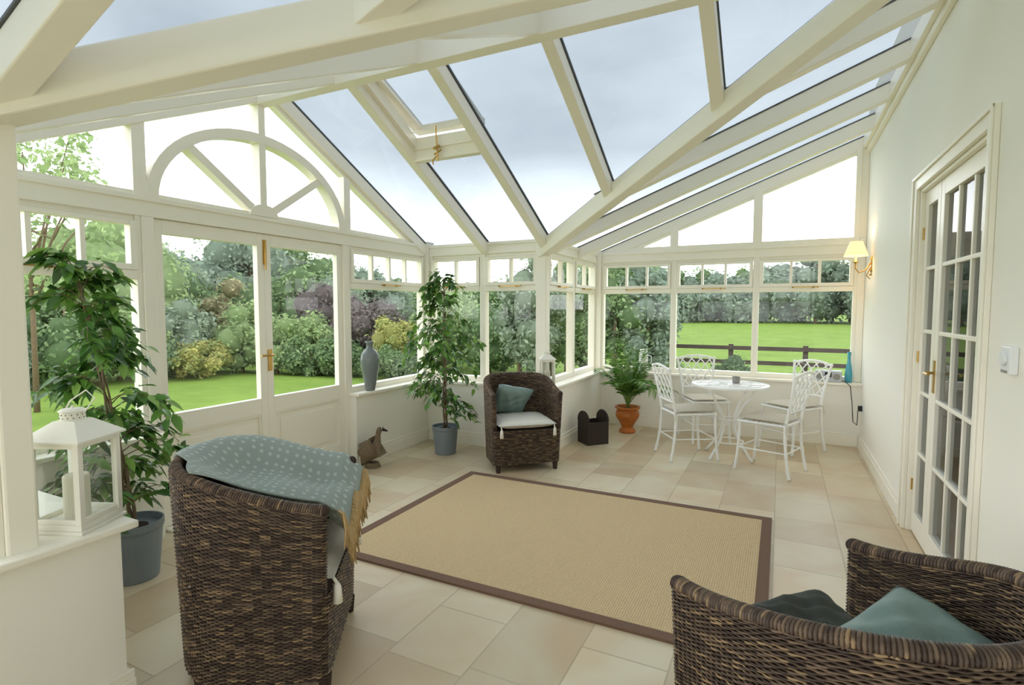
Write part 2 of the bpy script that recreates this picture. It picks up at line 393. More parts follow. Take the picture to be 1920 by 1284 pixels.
# gable fan window
wn[0]+=1
YC=2.78; b=MB(); zb=2.066
def gi(y): return zg(y)-.15
def ell(a,bb,n=28): return [(YC+a*math.cos(pi*k/n),zb+bb*math.sin(pi*k/n)) for k in range(n+1)]
eo,ei=ell(.82,.585),ell(.75,.52)
for k in range(28): b.prism([ei[k],eo[k],eo[k+1],ei[k+1]],-.02,.07)
b.prism(ell(.12,.085,12),-.025,.07)
for sgn in (-1,1): b.bar2((YC+sgn*.09,zb+.05),(YC+sgn*.56,zb+.375),.055,-.015,.06)
b.bar2((YC,zb+.05),(YC,gi(YM)),.055,-.018,.069)
for y in (1.93,3.64): b.bar2((y,zb),(y,gi(y)),.075,-.01,.068)
b.bar2((.80,gi(.80)+.02),(YM,gi(YM)+.02),.05,0,.067); b.bar2((YM,gi(YM)+.02),(4.78,gi(4.78)+.02),.05,0.001,.066)
b.bar2((1.08,zb+.012),(4.5,zb+.012),.024,0.002,.065)
o=obj('window_%d'%wn[0],b,M['paint'],label='arched cream fanlight with radiating bars in the gable',cat='window',kind='structure'); place(o,1,GX)
g=MB(); g.poly([(.98,.04,zb),(4.6,.04,zb),(4.6,.04,gi(4.6)),(YM,.04,gi(YM)),(.98,.04,gi(.98))]); obj('glass_pane',g,M['glass'],parent=o)
# french doors
b=MB(); b.bb(-3.5,-3.41,1.93,2.0,0,1.945); b.bb(-3.5,-3.41,3.58,3.64,0,1.945); b.bb(-3.5,-3.36,2.0,3.58,0,.02); trim(b,'cream painted door frame')
def leaf(y0,y1,handle_side):
    dn[0]+=1; b=MB(); z0,z1=.022,1.943; gb,gt=.73,1.855
    s=.058
    b.bb(y0,y0+s,0,.05,z0,z1); b.bb(y1-s,y1,0,.05,z0,z1); b.bb(y0+s,y1-s,0,.05,gt,z1); b.bb(y0+s,y1-s,0,.05,gb-.12,gb); b.bb(y0+s,y1-s,0,.05,z0,.2)
    b.bb(y0+s,y1-s,.018,.04,.2,gb-.12)
    b.bb(y0+s,y1-s,.004,.02,.2,.215); b.bb(y0+s,y1-s,.004,.02,gb-.135,gb-.12); b.bb(y0+s,y0+s+.015,.005,.02,.2,gb-.12); b.bb(y1-s-.015,y1-s,.005,.02,.2,gb-.12)
    b.bb(y0+s+.06,y1-s-.06,.008,.03,.26,gb-.18)
    o=obj('door_%d'%dn[0],b,M['paint'],label='cream half-glazed garden door with a panelled base',cat='door',kind='structure',bevel=.003)
    o.location=(GX-.01,0,0); o.rotation_euler=(0,0,pi/2)
    g=MB(); g.poly([(y0+s,.03,gb),(y1-s,.03,gb),(y1-s,.03,gt),(y0+s,.03,gt)]); obj('glass_pane',g,M['glass'],parent=o)
    if handle_side:
        h=MB(); c=y0+.025; h.bb(c-.017,c+.017,-.007,0,.93,1.09)
        h.tube([(c,-.005,1.05),(c,-.045,1.05),(c-.02,-.05,1.05),(c-.11,-.05,1.052)],.008,8)
        obj('handle',h,M['brass'],parent=o,label='brass lever handle on a backplate')
        h=MB(); h.bb(y0-.012,y0+.014,-.010,0,1.72,1.90); h.tube([(y0,-.014,1.68),(y0,-.014,1.89)],.006,8)
        obj('bolt',h,M['brass'],parent=o,label='brass surface bolt')
leaf(2.0,2.79,False); leaf(2.79,3.58,True)

# ------------------------------------------------------------ roof
def vY(x): return FY-(FY-YM)*(x+2.05)/2.795
def vX(y): return -2.05+2.795*(FY-y)/(FY-YM)
mir=lambda y:2*YM-y
ridge=MB(); ridge.beam((-3.5,YM,3.12),(A,YM,3.12),.09,-.02,.26); trim(ridge,'cream painted ridge beam of the glass roof')
def gasket(p0,p1,w=.088,h=.007,lab='dark glazing gasket along a rafter'):
    b=MB(); b.beam(p0,p1,w,h,h); trim(b,lab,M['seal'],0)
for sg in (0,1):
    f=(lambda y:y) if sg==0 else mir
    b=MB(); b.beam((-2.08,f(4.845),2.055+.03*sg),(A,f(YM),3.12),.10,-.03,.175); trim(b,'deep cream painted valley beam',bevel=.008)
    for x in (-3.44,-2.70,-2.03,-1.24,-.38):
        ye=4.86 if x<-2.0 else vY(x)+.02
        dp=.125 if sg==0 else .235
        b=MB()
        if sg==0: b.beam((x,f(YM),zg(YM)),(x,f(ye),zg(ye)),.075 if x>-3.4 else .09,-.012,dp)
        else:
            w=.08; z0,z1=zg(YM),zg(ye); yy0,yy1=f(YM),f(ye)
            V=[(x-w/2,yy0,z0-dp),(x+w/2,yy0,z0-dp),(x+w/2,yy0,z0-.012),(x-w/2,yy0,z0-.012),(x-w/2,yy1,z1-.13),(x+w/2,yy1,z1-.13),(x+w/2,yy1,z1-.012),(x-w/2,yy1,z1-.012)]
            b.add(V,[(0,1,2,3),(7,6,5,4),(0,4,5,1),(1,5,6,2),(2,6,7,3),(3,7,4,0)])
        trim(b,'cream painted roof rafter',bevel=.006)
        gasket((x,f(YM),zg(YM)),(x,f(ye),zg(ye)),.092)
    for y in ((6.49,5.78,5.05,4.32,3.60) if sg==0 else (5.98,5.42,4.82,4.22,3.62,6.6,7.2,7.8,8.25)):
        xe=-2.10 if y>FY else vX(y)-.02
        b=MB(); b.beam((xe,f(y),zl(xe)),(A,f(y),zl(A)),.085,-.004,.125); trim(b,'cream painted roof rafter',bevel=.005)
        gasket((xe,f(y),zl(xe)),(A,f(y),zl(A)),.098,.004,'grey glazing gasket along a rafter')
b=MB(); b.bb(A-.06,A,REAR,6.53,2.98,3.10); trim(b,'cream painted wall plate under the roof')
b=MB(); b.bb(A-.03,A,REAR,6.53,2.93,2.98); trim(b,'cream painted moulding beneath the wall plate')
g=MB(); dz=.008
def G(pts,z): g.poly([(x,y,z(x,y)+dz) for x,y in pts])
ZG=lambda x,y:zg(y); ZL=lambda x,y:zl(x)
VY0,VY1=2.92,3.64
G([(-3.5,YM),(-2.70,YM),(-2.70,4.9),(-3.5,4.9)],ZG)
G([(-2.70,VY1),(-2.03,VY1),(-2.03,4.86),(-2.70,4.9)],ZG)
G([(-2.70,YM),(-2.03,YM),(-2.03,VY0),(-2.70,VY0)],ZG)
G([(-2.03,YM),(A,YM),(-2.03,4.82)],ZG)
G([(-3.5,YM),(A,YM),(-2.05,mir(4.82)),(-3.5,mir(4.86))],ZG)
G([(-2.05,4.82),(A,YM),(A,6.55),(-2.12,6.55)],ZL)
G([(-2.05,mir(4.82)),(A,YM),(A,REAR-.1),(-2.12,REAR-.1)],ZL)
obj('ceiling',g,M['roofglass'],label='tinted sloping glass roof panes',cat='ceiling',kind='structure')
b=MB(); b.beam((-2.70,VY1,zg(VY1)),(-2.03,VY1,zg(VY1)),.07,.02,.11); trim(b,'cream painted cross bar below the roof vent')
wn[0]+=1
b=MB()
for x in (-2.650,-2.080): b.beam((x,VY0,zg(VY0)),(x,VY1,zg(VY1)),.04,.05,.04)
b.beam((-2.67,VY0,zg(VY0)),(-2.06,VY0,zg(VY0)),.05,.05,.05)
b.beam((-2.67,VY1-.03,zg(VY1-.03)),(-2.06,VY1-.03,zg(VY1-.03)),.04,.05,.04)
o=obj('window_%d'%wn[0],b,M['paint'],label='open roof vent with a raised glazed sash',cat='window',kind='structure')
al=math.atan(.52)-math.radians(5); Lv=.80
hp=Vector((0,VY0-.02,zg(VY0)+.072)); ep=hp+Vector((0,math.cos(al),-math.sin(al)))*Lv
b=MB()
for x in (-2.63,-2.10): b.beam((x,hp.y,hp.z),(x,ep.y,ep.z),.09,.02,.025)
for p in (hp,ep): b.beam((-2.67,p.y,p.z),(-2.06,p.y,p.z),.09,.02,.025)
obj('vent_sash',b,M['paint'],parent=o)
b=MB(); b.poly([(-2.66,hp.y,hp.z),(-2.07,hp.y,hp.z),(-2.07,ep.y,ep.z),(-2.66,ep.y,ep.z)]); obj('glass_pane',b,M['roofglass'],parent=o)
b=MB(); cx=-2.42; zb0=zg(VY1)-.04; yj=VY1-.06
b.tube([(cx,yj,zb0-.10),(cx,yj-.03,ep.z-.02)],.006,8); b.tube([(cx,yj+.02,zb0+.02),(cx,yj-.05,zb0-.015)],.012,8)
b.tube([(cx-.035,yj,zb0-.045),(cx+.035,yj-.01,zb0-.02)],.007,8)
b.tube([(cx,yj,zb0-.05),(cx-.05,yj,zb0-.09),(cx-.045,yj,zb0-.12)],.006,8)
obj('vent_opener',b,M['brass'],parent=o,label='brass screw jack vent opener')

# ------------------------------------------------------------ inner doors
b=MB(); x0,x1=A-.022,A+.0
b.bb(x0,x1,DY0-.08,DY0,0,DZ+.08); b.bb(x0,x1,DY1,DY1+.08,0,DZ+.08); b.bb(x0,x1,DY0,DY1,DZ,DZ+.08)
b.bb(x0-.010,x0,DY0-.08,DY0-.06,0,DZ+.08); b.bb(x0-.010,x0,DY1+.06,DY1+.08,0,DZ+.08); b.bb(x0-.011,x0,DY0-.08,DY1+.08,DZ+.06,DZ+.081)
b.bb(A,A+.18,DY0,DY0+.02,0,DZ); b.bb(A,A+.18,DY1-.02,DY1,0,DZ); b.bb(A,A+.18,DY0+.02,DY1-.02,DZ-.02,DZ)
trim(b,'cream painted moulded architrave around the inner doors')
def innerdoor(y0,y1,cols,handle):
    dn[0]+=1; b=MB(); X0,X1=A+.025,A+.065; s=.07; z0,z1=.01,DZ-.022; rows=5
    b.bb(X0,X1,y0,y0+s,z0,z1); b.bb(X0,X1,y1-s,y1,z0,z1); b.bb(X0,X1,y0+s,y1-s,z1-.09,z1); b.bb(X0,X1,y0+s,y1-s,z0,.14)
    gz0,gz1=.14,z1-.09
    for r in range(1,rows):
        z=gz0+(gz1-gz0)*r/rows; b.bb(X0+.004,X1-.004,y0+s,y1-s,z-.011,z+.011)
    for c in range(1,cols):
        y=y0+s+(y1-y0-2*s)*c/cols; b.bb(X0+.0055,X1-.0055,y-.011,y+.011,gz0,gz1)
    o=obj('door_%d'%dn[0],b,M['paint'],label='white multi-paned glazed interior door',cat='door',kind='structure',bevel=.003)
    g=MB(); g.poly([((X0+X1)/2,y0+s,gz0),((X0+X1)/2,y1-s,gz0),((X0+X1)/2,y1-s,gz1),((X0+X1)/2,y0+s,gz1)]); obj('glass_pane',g,M['innerglass'],parent=o)
    if handle:
        h=MB(); c=y1-.035; h.bb(X0-.006,X0,c-.018,c+.018,.93,1.11)
        h.tube([(X0,c,1.04),(X0-.045,c,1.04),(X0-.05,c-.02,1.04),(X0-.05,c-.11,1.042)],.008,8)
        obj('handle',h,M['brass'],parent=o,label='brass lever handle on a backplate')
    else:
        for z in (.3,1.1,1.85):
            h=MB(); h.tube([(X0-.004,y1-.0,z-.035),(X0-.004,y1-.0,z+.035)],.006,8); obj('hinge',h,M['brass'],parent=o,label='brass butt hinge')
innerdoor(DY0+.022,3.74,3,True); innerdoor(3.745,DY1-.022,1,False)

# ------------------------------------------------------------ rug
e=thing('rug','rectangular beige sisal rug with a brown woven border','rug',(-1.17,3.07,0))
hx,hy,bw=1.155,.83,.058
b=MB(); b.bb(-hx+bw,hx-bw,-hy+bw,hy-bw,0,.010); obj('rug_field',b,M['rug'],parent=e)
b=MB(); 
b.bb(-hx,hx,-hy,-hy+bw,0,.013); b.bb(-hx,hx,hy-bw,hy,0,.013); b.bb(-hx,-hx+bw,-hy+bw,hy-bw,0,.013); b.bb(hx-bw,hx,-hy+bw,hy-bw,0,.013)
obj('rug_border',b,M['rugedge'],parent=e,label='brown cotton border')

# ------------------------------------------------------------ wicker armchair
def resample(P,n,closed):
    P=np.array(P,float)
    if closed: P=np.vstack([P,P[:1]])
    d=np.r_[0,np.cumsum(np.hypot(*np.diff(P,axis=0).T))]
    t=np.linspace(0,d[-1],n+1)[:-1] if closed else np.linspace(0,d[-1],n)
    return np.c_[np.interp(t,d,P[:,0]),np.interp(t,d,P[:,1])],d[-1]
def upath(w,bk,yf,n=60):
    P=[(w,yf)]
    for k in range(n+1):
        a=-pi*k/n; P.append((w*math.cos(a),-.02+bk*math.sin(a)))
    P.append((-w,yf)); return P
YF=.25; WT=.038
def rimz(y):
    t=np.clip((YF+.03-y)/.55,0,1); t=t*t*(3-2*t); return .66+.115*t
outer=upath(.32,.30,YF); inner=upath(.32-WT,.30-WT,YF)[::-1]
wm=.32-WT/2
capL=[(-wm+WT/2*math.cos(a),YF+WT/2*math.sin(a)) for a in np.linspace(pi,0,8)[1:-1]]
capR=[(wm+WT/2*math.cos(a),YF+WT/2*math.sin(a)) for a in np.linspace(pi,0,8)[1:-1]]
loopU=outer+capL+inner+capR
frontc=[(-.32+.02,YF+.025),(-.2,YF+.03),(0,YF+.03),(.2,YF+.03),(.30,YF+.025)]
loopL=outer+frontc
def flare(z): return .91+.09*np.clip(z/.8,0,1)
WC=np.array([lin((64,49,40)),lin((86,69,56)),lin((112,92,73)),lin((150,124,92))])
def strands(loop,z0f,z1f,rows,stake=.0165):
    P,L=resample(loop,10,True); M2=int(L/stake/2)*2; n=M2*4
    P,L=resample(loop,n,True)
    T=np.roll(P,-1,0)-np.roll(P,1,0); T/=np.linalg.norm(T,axis=1)[:,None]
    Nn=np.c_[T[:,1],-T[:,0]]
    ar=.5*np.sum(P[:,0]*np.roll(P[:,1],-1)-np.roll(P[:,0],-1)*P[:,1])
    if ar<0: Nn=-Nn
    Vs=[];Fs=[];Cs=[]
    i=np.arange(n); r=.0032
    for k in range(rows):
        fz=(k+.5)/rows; z=z0f(P[:,1])+(z1f(P[:,1])-z0f(P[:,1]))*fz
        off=.0025*np.cos(pi*i/4+pi*k)
        Q=(P+Nn*off[:,None])*flare(z)[:,None]
        rz=(z1f(P[:,1])-z0f(P[:,1]))/rows*.52
        base=len(Vs)*n*4
        V=np.zeros((n,4,3))
        V[:,0,:2]=Q+Nn*r; V[:,0,2]=z
        V[:,1,:2]=Q; V[:,1,2]=z+rz
        V[:,2,:2]=Q-Nn*r; V[:,2,2]=z
        V[:,3,:2]=Q; V[:,3,2]=z-rz
        Vs.append(V.reshape(-1,3))
        j=(i+1)%n
        for q in range(4):
            q2=(q+1)%4
            Fs.append(np.c_[base+i*4+q,base+j*4+q,base+j*4+q2,base+i*4+q2])
        cell=((i+2)//4)%M2; cell=cell//2
        nc=cell.max()+1
        ch=rng.choice(4,size=nc,p=[.30,.34,.25,.11])
        blk=(i//int(rng.integers(30,60))); row=(.92+.16*rng.random(blk.max()+1))[blk]
        cc=WC[ch][cell]*(0.82+.36*rng.random((nc,1)))[cell]*row[:,None]
        Cs.append(np.repeat(cc,4,0))
    return np.vstack(Vs),np.vstack(Fs),np.vstack(Cs),P,Nn
ZB=.065
one=lambda v:(lambda y:np.full_like(y,v))
V1,F1,C1,P1,N1=strands(loopU,one(.36),lambda y:rimz(y)-.004,60)
V2,F2,C2,P2,N2=strands(loopL,one(ZB),one(.36),45)
me_shell=npmesh('wicker_shell',np.vstack([V1,V2]),np.vstack([F1,F2+len(V1)]),M['wicker'],np.vstack([C1,C2]))
def chair_src(loc,rot,label):
    e=thing('wicker_armchair',label,'armchair',loc,rot,group='woven tub armchairs')
    obj('woven_shell',None,None,parent=e,me=me_shell)
    b=MB(); n=len(P1)
    Q=P1-N1*.004; z0=np.full(n,.34); z1=rimz(P1[:,1])
    V=[tuple(Q[i]*flare(z0[i]))+(z0[i],) for i in range(n)]+[tuple(Q[i]*flare(z1[i]))+(z1[i],) for i in range(n)]
    b.add(V,[(i,(i+1)%n,n+(i+1)%n,n+i) for i in range(n)])
    n=len(P2); Q=P2-N2*.004
    V=[tuple(Q[i]*flare(ZB))+(ZB,) for i in range(n)]+[tuple(Q[i]*flare(.36))+(.36,) for i in range(n)]
    b.add(V,[(i,(i+1)%n,n+(i+1)%n,n+i) for i in range(n)]+[tuple(range(n)),tuple(range(n,2*n))])
    obj('frame_core',b,M['wcore'],parent=e)
    mid,L=resample(upath(wm,.30-WT/2,YF+.01),900,False)
    zr=rimz(mid[:,1]); C3=np.c_[mid*flare(zr)[:,None],zr]
    RR=.0175
    b=MB(); b.tube([tuple(p) for p in C3[::12]]+[tuple(C3[-1])],RR+.0012,10)
    for sx in (0,-1): b.sphere(C3[sx],RR+.003,12,8)
    obj('rim_core',b,M['wcore'],parent=e,smooth=True)
    i=np.arange(0,900*3); t=np.clip(i/3.0,0,898.99)
    k=t.astype(int); fr=(t-k)[:,None]; c=C3[k]*(1-fr)+C3[k+1]*fr
    tg=C3[np.minimum(k+1,899)]-C3[k]; tg/=np.linalg.norm(tg,axis=1)[:,None]
    side=np.cross(tg,np.array([0,0,1.])); side/=np.linalg.norm(side,axis=1)[:,None]; up=np.cross(side,tg)
    ang=i*2*pi/14.0
    nrm=side*np.cos(ang)[:,None]+up*np.sin(ang)[:,None]; H=c+nrm*RR
    nh=len(H); rr=.0042
    V=np.zeros((nh,4,3)); V[:,0]=H+nrm*rr; V[:,1]=H+tg*rr*1.1; V[:,2]=H-nrm*rr; V[:,3]=H-tg*rr*1.1
    ii=np.arange(nh-1); F=[]
    for q in range(4):
        q2=(q+1)%4; F.append(np.c_[ii*4+q,(ii+1)*4+q,(ii+1)*4+q2,ii*4+q2])
    blk=(np.arange(nh)//5); ch=rng.choice(4,size=blk.max()+1,p=[.2,.46,.28,.06]); cc=np.repeat(WC[ch][blk],4,0)
    me=npmesh('rim_wrap',V.reshape(-1,3),np.vstack(F),M['wicker'],cc)
    obj('woven_rim',None,None,parent=e,me=me)
    for (x,y) in ((-.255,YF-.01),(.255,YF-.01),(-.19,-.19),(.19,-.19)):
        b=MB(); b.tube([(x,y,0),(x,y,ZB+.005)],[.018,.024],10); obj('leg',b,M['wcore'],parent=e)
    return e
def rotface(fx,fy): return math.atan2(fy,fx)-pi/2
f=(.66,-.75); r1=rotface(*f); c1=(-2.08,4.34,0)
ch1=chair_src(c1,r1,'dark wicker tub armchair with cream pad and teal cushion')
f=(.83,.56); r2=rotface(*f); c2=(-1.81,1.47,0)
ch2=copy_thing(ch1,c2,r2,'dark wicker tub armchair with a dotted throw draped over it')
S2=1.05; ch2.scale=(S2,S2,S2)
f=(-.73,.68); r3=rotface(*f); c3=(.205,1.49,0)
ch3=copy_thing(ch1,c3,r3,'dark wicker tub armchair holding two cushions by the wall')
ch3.scale=(1.10,1.10,1.015)

def pillow(w,d,h,n=18,pinch=.09,wr=.004,seed=1):
    q=np.random.default_rng(seed); b=MB(); ph=q.random(6)*6
    for sgn in (1,-1):
        o=len(b.v)
        for i in range(n+1):
            for j in range(n+1):
                u=-1+2*i/n; v=-1+2*j/n
                x=w/2*u*(1-pinch*(1-v*v)*abs(u)); y=d/2*v*(1-pinch*(1-u*u)*abs(v))
                t=((1-u**4)*(1-v**4))**.5*h/2
                t+= wr*math.sin(u*9+ph[0]+v*4)*math.sin(v*8+ph[1])*(1-u*u)*(1-v*v)*2
                b.v.append((x,y,sgn*t))
        for i in range(n):
            for j in range(n):
                a=o+i*(n+1)+j; f4=(a,a+1,a+n+2,a+n+1); b.f.append(f4 if sgn<0 else f4[::-1])
    return b
def merge_smooth(o):
    m=o.modifiers.new('Weld','WELD'); m.merge_threshold=.0006
def world_from(c,rot,l): return Vector(c)+Matrix.Rotation(rot,3,'Z')@Vector(l)
def tassel(b,p):
    b.tube([p,(p[0],p[1]+.012,p[2]-.02)],.006,6); b.tube([(p[0],p[1]+.012,p[2]-.02),(p[0],p[1]+.014,p[2]-.032),(p[0],p[1]+.014,p[2]-.09)],[.008,.013,.017],8)
for (c,r,lab,zz,sc) in ((c1,r1,'cream cotton seat pad with corner tassels',.362,1),(c2,r2,'cream cotton seat pad with corner tassels under a throw',.382,1.05),(c3,r3,'cream cotton seat pad with corner tassels',.369,1.08)):
    e=thing('seat_pad',lab,'cushion',world_from(c,r,(0,.045,zz)),r,group='cream armchair seat pads'); e.scale=(sc,sc,sc)
    b=pillow(.51,.47,.085,pinch=.0,wr=.002); b.v=[(x,y,z+.043) for x,y,z in b.v]
    o=obj('pad',b,M['cream_cloth'],parent=e,smooth=True); merge_smooth(o)
    for s in (-1,1):
        t=MB(); tassel(t,(s*.235,.228,.035)); obj('tassel',t,M['cream_cloth'],parent=e,smooth=True)
def cushion(c,r,l,rot3,size,lab,m,seed,pinch=.09):
    b=pillow(*size,seed=seed,wr=.010,pinch=pinch)
    o=obj('throw_cushion',b,m,label=lab,cat='cushion',group='teal scatter cushions',smooth=True); merge_smooth(o)
    o.location=world_from(c,r,l); o.rotation_euler=(Matrix.Rotation(r,3,'Z')@rot3).to_euler()
RX=lambda a:Matrix.Rotation(math.radians(a),3,'X'); RZ=lambda a:Matrix.Rotation(math.radians(a),3,'Z'); RY=lambda a:Matrix.Rotation(math.radians(a),3,'Y')
cushion(c1,r1,(.06,-.09,.565),RX(55)@RZ(14),(.36,.33,.12),'teal satin scatter cushion leaning in the armchair',M['teal'],3)
cushion(c3,r3,(.06,-.09,.565),RY(-12)@RX(14)@RZ(3),(.42,.36,.13),'pale teal satin cushion slumped in the armchair',M['teal'],5,.05)
cushion(c3,r3,(-.03,.16,.545),RX(8)@RY(-10)@RZ(-10),(.30,.20,.12),'dark brown and teal patterned scatter cushion',M['tealdark'],8,.05)

def throwmesh():
    e=thing('throw_blanket','dotted grey-green wool throw with a beige fringe over the armchair','blanket',c2,r2); e.scale=(S2,S2,S2)
    nx,ny=46,44
    def height(x,y):
        if y>-.02: d=.297-abs(x)
        else:
            r=math.hypot(x/.297,(y+.02)/.277); d=(1-r)*.287
        zr=float(rimz(np.array(min(max(y,-.3),YF+.02))))+.024
        w=.010*math.sin(x*17+y*9)+.008*math.sin(y*23-x*7)
        if d<0: z=zr-1.7*max(0,-d-.016)
        else:
            s=min(1,max(0,(d-.01))/.15); s=s*s*(3-2*s); z=zr-.075*s+w*s
        if y>YF-.02: z-= (y-YF+.02)*(.9+.4*math.sin(x*20))
        return z
    V=[];uv=[]
    for i in range(nx):
        u=i/(nx-1); x=-.345+u*.60
        ex=.316 if x<.02 else .316-.075*min(1,(x-.02)/.10)
        yb=-.02-(ex-.01)*math.sqrt(max(0,1-(x/.345)**2))*1.0
        if x<-.30: yb=-.12
        for j in range(ny):
            v=j/(ny-1); y=.295+(yb-.295)*v
            V.append((x,y,height(x,y))); uv.append((x,y))
    F=[(a*ny+j,a*ny+j+1,(a+1)*ny+j+1,(a+1)*ny+j) for a in range(nx-1) for j in range(ny-1)]
    b=MB(); b.add(V,F); me=mesh('throw_cloth',b,M['throw'],True)
    u=me.uv_layers.new(name='UVMap')
    for lp in me.loops: u.data[lp.index].uv=uv[lp.vertex_index]
    o=obj('throw_cloth',None,None,parent=e,me=me); 
    md=o.modifiers.new('Solid','SOLIDIFY'); md.thickness=.008; md.offset=1
    b=MB(); q=random.Random(4)
    nf=110
    for j in range(nf):
        t=j/(nf-1)*(nx-1); k=int(t); fr=t-k; k2=min(k+1,nx-1)
        p=Vector(V[k*ny])*(1-fr)+Vector(V[k2*ny])*fr+Vector((0,0,.003))
        l=.10+.04*q.random(); dx=q.uniform(-.018,.018)
        b.tube([p,p+Vector((dx*.3,.018,-.012)),p+Vector((dx,.026,-l*.5)),p+Vector((dx*1.7,.028+q.uniform(-.012,.012),-l))],[.003,.004,.0044,.002],5)
    obj('fringe',b,M['fringe'],parent=e,label='beige twisted wool fringe',smooth=True)
throwmesh()

# ------------------------------------------------------------ lanterns
def lantern(loc,rot,s,h,label,hd):
    e=thing('candle_lantern',label,'lantern',loc,rot,group='white candle lanterns')
    k=s/2; b=MB(); p=.0095*s/.17
    b.bb(-k,k,-k,k,.01,.030); b.bb(-k-.008,k+.008,-k-.008,k+.008,0,.010)
    for sx in(-1,1):
        for sy in (-1,1):
            x=sx*(k-p); y=sy*(k-p); b.bb(x-p,x+p,y-p,y+p,.030,h)
    for sx in(-1,1):
        for (z0,z1) in ((.030,.046),(h-.020,h)):
            b.bb(-k+2*p,k-2*p,sx*(k-p)-p*.6,sx*(k-p)+p*.6,z0,z1); b.bb(sx*(k-p)-p*.6,sx*(k-p)+p*.6,-k+2*p,k-2*p,z0,z1)
    obj('lantern_frame',b,M['lantern'],parent=e,bevel=.0015)
    g=MB()
    for sx in (-1,1):
        g.poly([(-k+2*p,sx*(k-p),.046),(k-2*p,sx*(k-p),.046),(k-2*p,sx*(k-p),h-.020),(-k+2*p,sx*(k-p),h-.020)])
        g.poly([(sx*(k-p),-k+2*p,.046),(sx*(k-p),k-2*p,.046),(sx*(k-p),k-2*p,h-.020),(sx*(k-p),-k+2*p,h-.020)])
    obj('lantern_glass',g,M['lglass'],parent=e)
    r=MB(); K=k+.013*s/.17; t=k*.42; hr=h+s*.34
    r.bb(-K,K,-K,K,h,h+.006)
    r.add([(-K,-K,h+.006),(K,-K,h+.006),(K,K,h+.006),(-K,K,h+.006),(-t,-t,hr),(t,-t,hr),(t,t,hr),(-t,t,hr)],[(0,1,5,4),(1,2,6,5),(2,3,7,6),(3,0,4,7),(4,5,6,7),(3,2,1,0)])
    r.lathe([(t*.95,hr),(t*.95,hr+s*.16),(t*1.08,hr+s*.17),(t*.8,hr+s*.21),(0.001,hr+s*.22)],20)
    obj('lantern_roof',r,M['lantern'],parent=e)
    d=MB()
    for kk in range(14):
        a=2*pi*kk/14
        for zz in (.05,.11): d.sphere((t*.95*math.cos(a+zz*20),t*.95*math.sin(a+zz*20),hr+s*zz),s*.012,6,4)
    obj('vent_holes',d,M['seal'],parent=e,label='rows of dark punched vent holes',kind='stuff')
    hh=MB(); top=hr+s*.22
    hh.tube([(-.001,0,top-.005),(0,0,top+.008)],.004,6)
    hh.tube([(-t*.9,0,hr+s*.1),(-t*.4,.01,top+hd*.35),(t*1.0,.015,top+hd*.9),(t*1.9,.01,top+hd*.5),(t*.95,0,hr+s*.1)],.0022,6)
    obj('handle',hh,M['lantern'],parent=e,label='thin wire carrying handle')
    c=MB(); c.lathe([(s*.21,.030),(s*.21,h*.56),(s*.19,h*.58),(s*.05,h*.57),(.0005,h*.57)],24); c.tube([(0,0,h*.56),(.002,0,h*.61)],.002,5)
    obj('candle',c,M['candle'],parent=e,label='ivory pillar candle')
M['lglass']=glassmat('lantern_glass_panes',(.88,.90,.89),.08,.5)
lantern((-2.125,.955,.665),math.radians(24),.178,.30,'large ivory metal candle lantern with a pillar candle on the ledge',.065)
lantern((-1.985,4.755,.646),math.radians(30),.135,.265,'small ivory metal candle lantern on the corner sill',.03)

# ------------------------------------------------------------ plants
def leafcloud(pts,dirs,L,W,cols,droop=.25):
    n=len(pts); d=dirs/np.linalg.norm(dirs,axis=1)[:,None]
    rnd=rng.normal(size=(n,3))*.35+np.array([0,0,1.]); s=np.cross(d,rnd); s/=np.linalg.norm(s,axis=1)[:,None]; nn=np.cross(s,d)
    L=L*(.7+.6*rng.random(n))[:,None]; Wd=L*W
    V=np.zeros((n,7,3)); g=np.array([0,0,-1.])
    m1=pts+d*L*.35+g*L*droop*.1; m2=pts+d*L*.7+g*L*droop*.45; tip=pts+d*L+g*L*droop
    V[:,0]=pts; V[:,1]=m1+s*Wd*.5+nn*Wd*.12; V[:,2]=m1-s*Wd*.5+nn*Wd*.12; V[:,3]=m2+s*Wd*.36+nn*Wd*.08; V[:,4]=m2-s*Wd*.36+nn*Wd*.08; V[:,5]=tip; V[:,6]=m1
    base=np.arange(n)[:,None]*7
    T=np.array([[0,1,6],[0,6,2],[1,3,6],[6,4,2],[6,3,5],[6,5,4]])
    F=(base[:,:,None]+T[None]).reshape(-1,3)
    return V.reshape(-1,3),F,np.repeat(cols,7,0)
def bucket(e,r,h):
    b=MB(); b.lathe([(r*.78,0),(r*.8,.005),(r*.97,h*.86),(r,h*.87),(r*1.02,h*.9),(r*1.02,h),(r*.96,h),(r*.95,h*.9)],36)
    obj('pot',b,M['zinc'],parent=e,label='grey bucket pot')
    b=MB(); b.lathe([(r*.94,h*.86),(r*.5,h*.90),(.001,h*.91)],24); obj('soil',b,M['soil'],parent=e)
